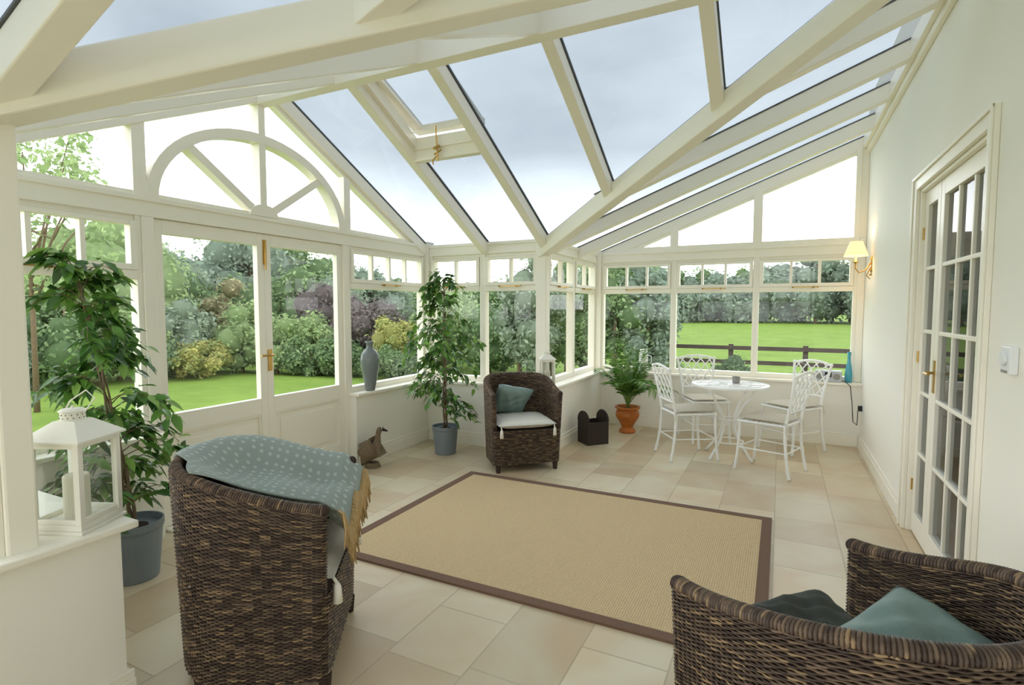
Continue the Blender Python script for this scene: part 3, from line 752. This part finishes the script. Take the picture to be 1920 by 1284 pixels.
def ficus(loc,label,r,ph,top,prof,n,lean,Lf,seed,ymax=9,nbr=80):
    e=thing('potted_ficus',label,'potted plant',loc,0,group='weeping figs in grey pots'); bucket(e,r,ph)
    q=np.random.default_rng(seed); tr=MB()
    axis=lambda h:np.array([lean[0]*h**1.2,lean[1]*h**1.2,ph*.9+(top-ph*.9)*h])
    for k in range(3):
        pts=[]
        for i in range(26):
            h=i/25*.93; a=k*2*pi/3+h*14; rr=.016*(1-h*.6); c=axis(h); pts.append((c[0]+rr*math.cos(a),c[1]+rr*math.sin(a),c[2]))
        tr.tube(pts,[.009*(1-i/32) for i in range(26)],7)
    P=[];D=[]
    for bI in range(nbr):
        h=.08+.90*(bI+.5)/nbr; a=q.random()*2*pi; rad=prof(h)*(.5+.75*q.random()); c=axis(h)
        pts=[]
        for i in range(7):
            t=i/6; pts.append(c+np.array([math.cos(a)*rad*t,math.sin(a)*rad*t,.12*math.sin(t*pi*.6)-.18*t*t*(rad/.3)]))
        tr.tube([tuple(p) for p in pts],[.003*(1-.6*i/6) for i in range(7)],4,cap=False)
        for j in range(n//nbr):
            t=.2+.85*q.random(); i=min(5,int(t*6)); fr=t*6-i; p=pts[i]*(1-fr)+pts[i+1]*fr if t<1 else pts[6]
            p=p+q.normal(size=3)*.014
            an=a+q.normal()*1.1
            P.append(p); D.append([math.cos(an),math.sin(an),-.45+q.normal()*.5])
    obj('stems',tr,M['bark'],parent=e,smooth=True)
    P=np.array(P);D=np.array(D)
    base=np.array([lin((76,116,50)),lin((104,148,62)),lin((140,176,88)),lin((56,92,42))]); cc=base[q.choice(4,len(P),p=[.34,.33,.18,.15])]*(.8+.4*q.random((len(P),1)))
    V,F,Cc=leafcloud(P,D,Lf,.48,cc)
    V[:,1]=np.minimum(V[:,1],ymax-loc[1])
    obj('leaves',None,None,parent=e,me=npmesh('leaves',V,F,M['leaf'],Cc),label='glossy green pointed leaves')
ficus((-2.98,1.58,0),'tall leafy weeping fig in a grey bucket pot beside the ledge',.135,.30,1.62,lambda h:.28*(1-h)**.45+.07 if h>.22 else .32,1150,(-.08,-.17),.078,11,9,54)
ficus((-2.87,4.33,0),'tall bushy weeping fig in a grey bucket pot before the windows',.125,.27,1.70,lambda h:.31*math.sin(min(1,(1-h)*1.25+.08)*pi*.75)**.8+.03,1080,(.0,.0),.078,12,4.69,60)
e=thing('potted_palm','feathery green palm in an ornate glazed terracotta pot','potted plant',(-1.52,5.99,0))
b=MB(); b.lathe([(.085,0),(.095,.015),(.085,.035),(.062,.06),(.075,.09),(.105,.14),(.125,.17),(.133,.2),(.128,.235),(.115,.255),(.118,.265),(.14,.275),(.14,.295),(.12,.295),(.11,.26)],40)
obj('pot',b,M['terra'],parent=e,label='orange glazed urn pot')
b=MB(); b.lathe([(.108,.262),(.05,.27),(.001,.272)],20); obj('soil',b,M['soil'],parent=e)
st=MB(); P=[];D=[]
for k in range(32):
    a=R.random()*2*pi; L=R.uniform(.44,.76); sp=R.uniform(.35,1.0); pts=[]
    if math.sin(a)>.2: sp*=.55
    if math.cos(a)<-.5: sp*=.75
    for i in range(13):
        t=i/12; rr=L*sp*.75*t**1.2; zz=.27+L*(1.15*t-.75*sp*t*t); pts.append(np.array([rr*math.cos(a),rr*math.sin(a)*.85,zz]))
    st.tube([tuple(p) for p in pts],[.005*(1-.7*i/12) for i in range(13)],5)
    for i in range(3,13):
        for sub in (0,.5):
            t=min(i+sub,12); i0=int(t); p=pts[i0] if sub==0 or i0>=12 else (pts[i0]+pts[i0+1])/2
            tg=pts[min(i0+1,12)]-pts[i0-1]; tg/=np.linalg.norm(tg); sd=np.cross(tg,[0,0,1.]); sd/=np.linalg.norm(sd)+1e-9
            for s in (-1,1):
                P.append(p); D.append(tg*.75+sd*s*.8+np.array([0,0,-.05+R.uniform(-.15,.15)]))
P=np.array(P);D=np.array(D); base=np.array([lin((104,148,56)),lin((76,124,48)),lin((134,172,76))]); cc=base[rng.choice(3,len(P))]*(.85+.3*rng.random((len(P),1)))
V,F,Cc=leafcloud(P,D,.14,.10,cc,.3)
V[:,1]=np.minimum(V[:,1],.33); V[:,0]=np.maximum(V[:,0],-.37)
obj('stems',st,M['palmstem'],parent=e,smooth=True)
obj('fronds',None,None,parent=e,me=npmesh('fronds',V,F,M['leaf'],Cc),label='arching feathery green fronds')

# ------------------------------------------------------------ goose
def goose():
    e=thing('goose_figurine','speckled straw goose figurine sitting on the floor','ornament',(-3.19,3.66,0),math.radians(15)); e.scale=(.82,.82,1.03)
    vs=[(-.15,0,.125),(-.09,0,.115),(-.01,0,.125),(.045,0,.17),(.062,0,.23),(.064,0,.28),(.076,0,.325),(.105,0,.33)]
    rs=[.016,.065,.098,.068,.037,.028,.036,.028]
    me=bpy.data.meshes.new('goose_body'); me.from_pydata(vs,[(i,i+1) for i in range(len(vs)-1)],[])
    o=bpy.data.objects.new('body',me); COL.objects.link(o); o.parent=e
    md=o.modifiers.new('Skin','SKIN')
    if not me.skin_vertices: me.skin_vertices.new()
    for i,r in enumerate(rs): me.skin_vertices[0].data[i].radius=(r*.9,r)
    me.skin_vertices[0].data[2].use_root=True
    s=o.modifiers.new('Sub','SUBSURF'); s.levels=2; s.render_levels=2
    me.materials.append(M['goose']); md.use_smooth_shade=True
    b=MB(); b.tube([(.118,0,.331),(.15,0,.323),(.178,0,.317)],[.017,.011,.005],8); obj('beak',b,M['wcore'],parent=e,smooth=True,label='dark brown beak')
    for s in (-1,1):
        b=MB(); b.sphere((-.05,s*.078,.135),(.09,.014,.048),14,8); obj('wing',b,M['goose'],parent=e,smooth=True)
        b=MB(); b.sphere((.105,s*.025,.342),.005,8,6); obj('eye',b,M['black'],parent=e,label='small black eye')
    b=MB(); b.lathe([(.085,0),(.08,.02),(.065,.04)],16); obj('base',b,M['goose'],parent=e)
goose()

# ------------------------------------------------------------ vases, basket, jug, radio
b=MB(); b.lathe([(.038,0),(.042,.006),(.052,.05),(.068,.14),(.083,.23),(.087,.28),(.08,.33),(.055,.365),(.034,.385),(.028,.41),(.030,.43),(.042,.45),(.038,.45),(.024,.43)],40)
obj('tall_vase',b,M['vase'],label='tall grey ceramic vase with broad shoulders',cat='vase',smooth=True,loc=(-3.352,3.83,.646))
b=MB(); b.lathe([(.03,0),(.033,.02),(.034,.08),(.026,.16),(.016,.21),(.014,.26),(.018,.31),(.015,.31),(.011,.26)],28)
obj('slim_vase',b,M['bluevase'],label='slim turquoise glass bottle vase on the sill',cat='vase',smooth=True,loc=(.63,6.385,.646))
e=thing('jug','white enamel jug standing on the sill behind the palm','jug',(-1.44,6.39,.646))
b=MB(); b.lathe([(.05,0),(.052,.01),(.05,.18),(.045,.24),(.04,.27),(.036,.27),(.04,.2)],24); obj('jug_body',b,M['white'],parent=e,smooth=True)
b=MB(); b.tube([(.05,0,.2),(.09,0,.19),(.095,0,.12),(.05,0,.08)],.006,8); obj('handle',b,M['white'],parent=e,smooth=True)
e=thing('magazine_holder','dark brown woven magazine holder with two rounded ends','basket',(-1.72,5.36,0),math.radians(48))
b=MB(); w,d=.12,.11
arc=[(-d,0),(-d,.23)]+[(-d*math.cos(a),.23+.10*math.sin(a)) for a in np.linspace(.15,pi-.15,12)]+[(d,.23),(d,0)]
b.prismx(arc,-w,-w+.014); b.prismx(arc,w-.014,w)
b.bb(-w+.014,w-.014,-d,-d+.012,0,.23); b.bb(-w+.014,w-.014,d-.012,d,0,.23); b.bb(-w+.014,w-.014,-d+.012,d-.012,0,.012)
obj('basket_body',b,M['dark'],parent=e)
for s in(-1,1):
    b=MB(); b.tube([(s*(w-.007),y,z+.003) for y,z in arc[1:-1]],.010,8); obj('rim',b,M['dark'],parent=e,smooth=True)
e=thing('radio','silver portable radio on the sill','radio',(.455,6.40,.646),math.radians(-6))
b=MB(); b.bb(-.12,.12,-.045,.045,.0,.115); obj('radio_case',b,M['silver'],parent=e,bevel=.012)
for s in (-1,1):
    b=MB(); b.tube([(s*.075,-.046,.055),(s*.075,-.05,.055)],.032,20); obj('speaker',b,M['grey'],parent=e,label='round grey speaker grille')
b=MB(); b.bb(-.03,.03,-.049,-.045,.05,.10); obj('dial',b,M['black'],parent=e,label='black display dial')
b=MB(); b.tube([(-.10,0.02,.115),(-.33,.02,.21)],.0022,6); obj('antenna',b,M['silver'],parent=e,label='extended wire antenna')
# ------------------------------------------------------------ wall fittings
e=thing('wall_sconce','brass candle wall light with a pleated cream shade','wall light',(A,6.02,1.80))
b=MB(); b.lathe([(.03,-.07),(.035,-.05),(.02,-.01),(.024,.03),(.035,.06),(.02,.08)],16,(-.004,0,0),sx=.3); b.sphere((-.01,0,-.09),.012,8,6); obj('backplate',b,M['brass'],parent=e,smooth=True)
b=MB(); b.tube([(-.01,0,.02),(-.05,0,-.05),(-.10,0,-.07),(-.13,0,-.03),(-.13,0,.03)],.006,8); b.tube([(-.01,0,-.02),(-.04,0,-.10),(-.01,0,-.13)],.005,8); b.lathe([(.008,.02),(.03,.03),(.01,.035),(.01,.04)],14,(-.13,0,0))
obj('arm',b,M['brass'],parent=e,smooth=True,label='curved brass arm')
b=MB(); b.tube([(-.13,0,.035),(-.13,0,.10)],.010,10); obj('candle_sleeve',b,M['candle'],parent=e)
b=MB(); b.sphere((-.13,0,.13),(.014,.014,.03),10,8); obj('bulb',b,M['bulb'],parent=e,smooth=True)
b=MB(); n=48
for (rr0,zz) in ((.098,.085),(.05,.22)):
    for k in range(n):
        a=2*pi*k/n; rr=rr0*(1+(.03 if k%2 else 0)); b.v.append((-.13+rr*math.cos(a),rr*math.sin(a),zz))
b.f+=[(k,(k+1)%n,n+(k+1)%n,n+k) for k in range(n)]
obj('lamp_shade',b,M['shade'],parent=e,label='pleated cream lamp shade')
lt=bpy.data.lights.new('sconce_glow','POINT'); lt.energy=1.6; lt.color=(1,.78,.5); lt.shadow_soft_size=.03
lo=bpy.data.objects.new('sconce_glow',lt); COL.objects.link(lo); lo.parent=e; lo.location=(-.13,0,.19)
e=thing('thermostat','square white wall thermostat with a round dial','thermostat',(A,2.50,1.22))
b=MB(); b.bb(-.026,0,-.045,.045,-.055,.045); obj('housing',b,M['plastic'],parent=e,bevel=.005)
b=MB(); b.tube([(-.026,0,0),(-.037,0,0)],.026,20); obj('dial',b,M['plastic'],parent=e,bevel=.002)
b=MB(); b.bb(-.028,-.026,-.028,.028,-.050,-.041); obj('slot',b,M['grey'],parent=e)
e=thing('wall_socket','white double power socket with a black plug on the wall','socket',(A,6.22,.42))
b=MB(); b.bb(-.01,0,-.07,.07,-.042,.042); obj('faceplate',b,M['plastic'],parent=e,bevel=.003)
b=MB(); b.bb(-.045,-.01,-.05,-.005,-.025,.025); obj('plug',b,M['black'],parent=e,bevel=.004)
b=MB(); b.tube([(.56,6.40,.655),(.60,6.33,.66),(.64,6.29,.62),(.66,6.29,.45),(.67,6.26,.27),(.70,6.22,.25),(.70,6.19,.33),(.699,6.19,.395)],.004,6)
obj('power_cord',b,M['black'],label='black power cord hanging from the sill to the socket',cat='cable',smooth=True)

# ------------------------------------------------------------ iron table and chairs
e=thing('garden_table','round white cast-iron garden table with curved legs','table',(-.41,5.42,0))
b=MB(); r=.34; b.lathe([(.001,.668),(r-.02,.668),(r,.672),(r,.69),(r-.02,.694),(r-.022,.688),(.001,.688)],56); obj('table_top',b,M['white'],parent=e)
b=MB()
for k in range(8):
    a=k*pi/4; b.tube([(.03*math.cos(a),.03*math.sin(a),.690),(.30*math.cos(a),.30*math.sin(a),.690)],.004,5)
for rr in (.10,.20,.28): b.tube([(rr*math.cos(t),rr*math.sin(t),.690) for t in np.linspace(0,2*pi,40)[:-1]],.004,5,closed=True)
obj('top_tracery',b,M['white'],parent=e)
for k in range(4):
    a=pi/4+k*pi/2+.2; b=MB()
    pr=[(.27,.668),(.24,.60),(.15,.50),(.08,.38),(.07,.28),(.12,.16),(.21,.06),(.26,.0)]
    b.tube([(p*math.cos(a),p*math.sin(a),z) for p,z in pr],[.012]*7+[.016],8); obj('leg',b,M['white'],parent=e,smooth=True)
for rr,zz in ((.085,.36),(.13,.15)):
    b=MB(); b.tube([(rr*math.cos(t),rr*math.sin(t),zz) for t in np.linspace(0,2*pi,24)[:-1]],.007,6,closed=True); obj('stretcher_ring',b,M['white'],parent=e)
b=MB(); b.lathe([(.025,0),(.034,.01),(.036,.06),(.032,.06),(.028,.012)],20); obj('cup',b,M['grey'],label='small grey ceramic cup on the garden table',cat='cup',smooth=True,loc=(-.36,5.46,.695))
def ironchair(loc,rot,label):
    e=thing('garden_chair',label,'chair',loc,rot,group='white cast-iron garden chairs')
    sh=.43; w=.19; d=.19
    b=MB()
    P,_=resample([(-w,d),(w,d),(w*.92,-d),(-w*.92,-d)],24,True)
    b.tube([(x,y,sh) for x,y in P],.011,8,closed=True)
    for k in range(1,8):
        t=-d+2*d*k/8; b.bb(-w*.95,w*.95,t-.005,t+.005,sh-.004,sh+.004)
    for k in range(1,8):
        t=-w+2*w*k/8; b.bb(t-.005,t+.005,-d,d,sh-.006,sh+.002)
    obj('seat',b,M['white'],parent=e)
    b=MB(); bw0,bw1=.165,.205; z0,z1=sh+.06,.84; yb=lambda z:-d-.0-(z-sh)*.20
    for s in (-1,1):
        b.tube([(s*w*.9,-d,sh-.02),(s*bw0,yb(z0),z0),(s*(bw0+.01),yb(.65),.65),(s*bw1,yb(z1),z1)],.012,8)
        b.sphere((s*bw1,yb(z1),z1+.008),.016,8,6)
    b.tube([(s*bw1,yb(z1)-.02*(1-s*s),z1+.035*(1-s*s)) for s in np.linspace(-1,1,13)],.012,8)
    b.tube([(-bw0,yb(z0+.05),z0+.05),(bw0,yb(z0+.05),z0+.05)],.009,8)
    zb=z0+.05; n=4
    for k in range(-n,2*n+1):
        for sg in (-1,1):
            pts=[]
            for i in range(25):
                t=i/24; u=(k/n*2-1)+sg*t*1.35; z=zb+(z1-zb)*t
                hw=bw0+(bw1-bw0)*(z-z0)/(z1-z0); x=u*hw
                if abs(x)<=hw: pts.append((x,yb(z),z+(.03*(1-(x/bw1)**2)*t)))
            if len(pts)>=4: b.tube(pts,.0062,5,cap=False)
    obj('backrest',b,M['white'],parent=e,label='lattice-work iron backrest')
    for (x,y,sx,sy) in ((-w+.01,d-.01,-.01,.03),(w-.01,d-.01,.01,.03),(-w*.9,-d,-.015,-.05),(w*.9,-d,.015,-.05)):
        b=MB(); pts=[];rr=[]
        for i in range(22):
            t=i/21; pts.append((x+sx*(1-t)**1.5*1.5,y+sy*(1-t)**2,sh*t)); 
            rr.append(.0125+(.004 if i%6==3 else 0)+(.006 if i==0 else 0))
        b.tube(pts,rr,8); obj('leg',b,M['white'],parent=e,smooth=True,label='bamboo-style iron leg')
    zz=.2
    for p,q in (((-w,d),(w,d)),((-w*.9,-d-.01),(w*.9,-d-.01)),((w,d),(w*.9,-d)),((-w,d),(-w*.9,-d))):
        b=MB(); b.tube([(p[0],p[1],zz),(q[0],q[1],zz)],.006,6); obj('stretcher',b,M['white'],parent=e)
    return e
def pad(loc,rot,label):
    e=thing('chair_pad',label,'cushion',(loc[0],loc[1],.442),rot,group='beige garden chair pads')
    b=pillow(.37,.37,.035,pinch=.02,wr=.001); b.v=[(x,y,z+.018) for x,y,z in b.v]; o=obj('pad',b,M['padlinen'],parent=e,smooth=True); merge_smooth(o)
    for s in (-1,1):
        t=MB(); t.tube([(s*.17,-.17,.02),(s*.19,-.20,.01),(s*.195,-.205,-.07)],.003,5); obj('tie',t,M['padlinen'],parent=e)
CP=[((-.76,5.27),(.845,.535),'white cast-iron garden chair beside the round table'),
    ((-.70,6.00),(.47,-.88),'white cast-iron lattice-back chair before the window'),
    ((-.06,5.13),(-.80,.30),'white cast-iron lattice-back chair drawn up to the table'),
    ((.12,5.96),(-.65,-.76),'white cast-iron lattice-back chair in the wall corner')]
src=None
for (p,f,l) in CP:
    rt=rotface(*f); lc=(p[0],p[1],0)
    if src is None: src=ironchair(lc,rt,l)
    else: copy_thing(src,lc,rt,l)
    pad(lc,rt,'thin beige linen chair pad tied to a garden chair')

# ------------------------------------------------------------ garden
def ground(x,y):
    d=max(0,min(1,(y-8)/5.0)); return -.2-.3*d*d*(3-2*d)+max(0,y-20)*.006
b=MB(); xs=[-200,-90,-50,-30,-20,-14,-10,-7,-5,-3,0,3,6,10,20,40,90,200]; ys=[-60,-20,-8,0,4,7,8,9,10,11,12,13,14,18,20,30,60,120,220]
V=[(x,y,ground(x,y)) for y in ys for x in xs]; n=len(xs)
b.add(V,[(j*n+i,j*n+i+1,(j+1)*n+i+1,(j+1)*n+i) for j in range(len(ys)-1) for i in range(n-1)])
obj('lawn',b,M['grass'],label='bright green mown lawn and open field outside',cat='lawn',kind='stuff',smooth=True)
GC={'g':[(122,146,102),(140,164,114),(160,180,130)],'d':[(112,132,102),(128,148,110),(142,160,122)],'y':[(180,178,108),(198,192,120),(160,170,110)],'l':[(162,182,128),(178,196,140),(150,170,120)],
    'p':[(132,120,118),(142,130,126),(124,118,114)],'o':[(168,162,126),(160,166,124),(180,174,136)],'f':[(146,162,142),(156,170,148),(138,154,136)],'s':[(156,170,146),(170,184,158),(144,158,136)]}  # leaf colours paled and muted, garden haze is painted into them
def tree(az,Rr,h,r,col,leaf=.06,n=4200,name='shrub',label='leafy green shrub in the garden',airy=False,base=None):
    a=math.radians(az)
    if az>26 and not airy: Rr*=1.12; r*=1.1
    x,y=-math.sin(a)*Rr,math.cos(a)*Rr; g=ground(x,y)
    H=h-g
    e=thing(name,label,'tree' if name=='tree' else 'shrub',(x,y,g),R.random()*6,group='garden trees' if name=='tree' else 'garden shrubs')
    q=rng; base=(H*.3 if airy else (H*.06 if name=='tree' else 0.0)) if base is None else base
    cz=(base+H)/2; rz=(H-base)/2
    nb=34 if not airy else 30
    u=q.normal(size=(nb,3)); u/=np.linalg.norm(u,axis=1)[:,None]; rad=(.35+.45*q.random(nb))[:,None]
    B=u*rad*np.array([r,r,rz])+np.array([0,0,cz]); br=(.26+.2*q.random(nb))*min(r,rz)*(0.65 if airy else 1)
    k=q.integers(0,nb,n); w=q.normal(size=(n,3)); w/=np.linalg.norm(w,axis=1)[:,None]
    Pp=B[k]+w*(br[k]*(.6+.65*q.random(n)))[:,None]
    Pp[:,2]=np.maximum(Pp[:,2],.02)
    d1=q.normal(size=(n,3)); d1/=np.linalg.norm(d1,axis=1)[:,None]; nn=w+q.normal(size=(n,3))*.5+np.array([0,0,.4]); s=np.cross(d1,nn); s/=np.linalg.norm(s,axis=1)[:,None]+1e-9; d1=np.cross(nn,s); d1/=np.linalg.norm(d1,axis=1)[:,None]+1e-9
    L=(leaf*.85*(.6+.8*q.random(n)))[:,None]
    V=np.zeros((n,4,3)); V[:,0]=Pp-d1*L; V[:,1]=Pp+s*L*.55; V[:,2]=Pp+d1*L; V[:,3]=Pp-s*L*.55
    F=np.arange(n*4).reshape(n,4)
    cs=np.array([lin(c) for c in GC[col]]); cc=cs[(k+q.integers(0,2,n))%3]*(.82+.36*q.random((n,1)))
    Vv=[V.reshape(-1,3)];Ff=[F];Cc=[np.repeat(cc,4,0)]
    if not airy:
        off=n*4; m1,m2=8,5
        for t in range(nb):
            vs=[]
            for i in range(m2+1):
                ph=-pi/2+pi*i/m2
                for j in range(m1):
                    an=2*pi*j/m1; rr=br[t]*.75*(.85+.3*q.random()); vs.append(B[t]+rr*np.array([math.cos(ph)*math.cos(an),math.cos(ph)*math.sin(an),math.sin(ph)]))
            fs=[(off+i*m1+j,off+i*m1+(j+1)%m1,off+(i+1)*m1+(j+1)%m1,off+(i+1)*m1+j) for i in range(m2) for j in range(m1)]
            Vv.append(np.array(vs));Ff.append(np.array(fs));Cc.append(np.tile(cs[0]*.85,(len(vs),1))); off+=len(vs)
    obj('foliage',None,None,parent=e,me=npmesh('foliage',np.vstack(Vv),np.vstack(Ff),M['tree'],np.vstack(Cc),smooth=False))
    tk=.4 if airy else 1
    t=MB(); t.tube([(0,0,0),(.004*H,0,H*.3),(0,.03,H*.55),(0,0,H*.8)],[(.018*H+.02)*tk,(.015*H+.01)*tk,.010*H*tk,.005*H*tk],7)
    if airy:
        for i in range(10):
            bb=B[i]; t.tube([(0,0,H*(.3+.03*i)),tuple((bb+np.array([0,0,H*.4]))/2),tuple(bb)],[.005*H,.003*H,.0015*H],5)
    obj('trunk',t,M['bark'],parent=e,smooth=True)
T=dict(name='tree',label='broad leafy green garden tree')
tree(68.0,11,4.7,1.4,'l',.065,1900,airy=True,name='tree',label='airy light green tree beside the lawn')
tree(63,16,3.9,1.8,'l',.09,4200,**T); tree(70,15,3.0,1.8,'l',.09,4600,**T); tree(60,19,3.4,2.0,'s',.1,5000,**T)
tree(66,13,1.8,1.3,'g'); tree(62.5,13.2,1.4,1.1,'l'); tree(69,12.6,1.2,1.1,'s')
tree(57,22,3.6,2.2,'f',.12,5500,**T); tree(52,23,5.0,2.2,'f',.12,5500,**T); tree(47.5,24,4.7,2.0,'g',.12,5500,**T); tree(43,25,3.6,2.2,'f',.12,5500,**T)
tree(54.2,16.5,2.3,.8,'o',.08,3500,name='tree',label='small amber tinted garden tree'); tree(58.5,13.6,1.6,1.0,'s')
tree(56.5,12.8,.72,.85,'y',.05,4200,label='golden yellow rounded garden shrub'); tree(53,14.0,1.6,1.2,'l'); tree(50,13.4,1.2,1.0,'l'); tree(59.5,13.0,.9,.8,'d')
tree(46.8,13.6,1.3,.9,'l'); tree(45.2,14.6,2.1,1.0,'p',.07,4800,label='dark purple-leaved garden shrub'); tree(47.5,13,.7,.7,'g'); tree(44,12.6,.7,.7,'g')
tree(49,19,3.0,1.6,'g',.09,4800,**T); tree(55,19,2.8,1.6,'g',.09,4800,**T); tree(44.5,19,2.7,1.6,'s',.09,4800,**T)
tree(40.5,13.5,1.8,.95,'p',.07,4800,label='dark purple-leaved garden shrub'); tree(38.6,12,1.3,.6,'y',.05,4200,label='golden yellow flowering garden shrub'); tree(36.5,13.5,1.4,.8,'l',.06,4200)
tree(41.5,24,3.2,2.0,'f',.12,5000,**T); tree(38,26,3.0,2.2,'g',.12,5000,**T); tree(35,28,2.9,2.4,'f',.13,5000,**T)
tree(39.5,11.2,.6,.5,'g',.045,3000); tree(36.8,11.0,.5,.6,'d',.045,3000)
tree(32.5,15,2.1,1.2,'l',.07,4500); tree(30.5,18,2.5,1.6,'g',.09,4500,**T); tree(28.8,13,1.5,.9,'g'); tree(27.2,14,1.2,.8,'s')
tree(25.6,12.5,2.4,.7,'s',.06,4500,name='tree',label='slender grey-green garden tree'); tree(24.0,12.2,2.8,.8,'s',.06,4500,**T)
tree(33,30,2.8,3.0,'f',.15,4000,**T); tree(29,32,3.0,3.0,'f',.15,4000,**T)
tree(20.6,13,2.7,.9,'g',.06,4500,**T); tree(18.6,14,2.5,1.0,'g',.065,4500,**T); tree(22.4,15,2.5,1.0,'g',.07,4200,**T)
tree(15.6,11.5,2.65,.75,'g',.055,5500,name='tree',label='dense green garden tree near the windows',base=.1); tree(12.4,11.6,2.5,.75,'f',.055,5500,name='tree',label='dense green garden tree near the windows',base=.1); tree(14.3,16,3.8,.9,'g',.08,4200,**T)
tree(4.0,10.5,.58,.42,'d',.03,2600,label='small dark conifer in the garden'); tree(9.3,11.5,.40,.5,'l',.04,2200)
k=0
for az in np.arange(12,-15,-1.35):
    hh=6.2+1.2*math.sin(az*1.3)+ (1.3 if az<0 else 0)-(1.2 if 3<az<9 else 0)
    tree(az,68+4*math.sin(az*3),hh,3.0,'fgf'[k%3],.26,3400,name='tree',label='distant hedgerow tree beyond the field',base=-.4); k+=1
e=thing('field_fence','dark timber post and rail fence beyond the garden','fence',(0,13.2,ground(0,13.2)))
for z in (.36,.68,1.0):
    b=MB(); b.bb(-4.2,3.5,-.02,.02,z-.045,z+.045); obj('rail',b,M['fence'],parent=e)
for x in np.arange(-4,3.6,1.5):
    b=MB(); b.bb(x-.05,x+.05,.02,.12,0,1.08); obj('post',b,M['fence'],parent=e)

# ------------------------------------------------------------ world
w=bpy.data.worlds.new('overcast_sky'); S.world=w; w.use_nodes=True
nt=w.node_tree; N=nt.nodes; L=nt.links; bg=N['Background']
tc=N.new('ShaderNodeTexCoord'); sp=N.new('ShaderNodeSeparateXYZ'); L.new(tc.outputs['Generated'],sp.inputs[0])
rp=N.new('ShaderNodeValToRGB'); el=rp.color_ramp.elements
el[0].position=0.0; el[0].color=(1.0,1.0,.99,1); el[1].position=.75; el[1].color=(.43,.455,.485,1)
x=el.new(.15); x.color=(.95,.96,.97,1); x=el.new(.27); x.color=(.49,.515,.54,1)
L.new(sp.outputs['Z'],rp.inputs[0])
mp=N.new('ShaderNodeMapping'); mp.inputs['Scale'].default_value=(1,1,2.2); L.new(tc.outputs['Generated'],mp.inputs[0])
nz=N.new('ShaderNodeTexNoise'); nz.inputs['Scale'].default_value=2.4; nz.inputs['Detail'].default_value=6; L.new(mp.outputs[0],nz.inputs['Vector'])
r2=N.new('ShaderNodeValToRGB'); r2.color_ramp.elements[0].position=.32; r2.color_ramp.elements[1].position=.68; r2.color_ramp.elements[0].color=(.74,.765,.79,1); r2.color_ramp.elements[1].color=(1.1,1.1,1.1,1)
L.new(nz.outputs['Fac'],r2.inputs[0])
mx=N.new('ShaderNodeMix'); mx.data_type='RGBA'; mx.blend_type='MULTIPLY'; mx.inputs[0].default_value=1
L.new(rp.outputs[0],mx.inputs[6]); L.new(r2.outputs[0],mx.inputs[7]); L.new(mx.outputs[2],bg.inputs['Color']); bg.inputs['Strength'].default_value=5.3
cam=bpy.data.cameras.new('camera'); co=bpy.data.objects.new('camera',cam); COL.objects.link(co); S.camera=co
cam.sensor_width=36; cam.lens=19.01; co.location=(0,0,1.4); co.rotation_euler=(pi/2-.0638,0,.461); cam.clip_start=.05; cam.clip_end=600
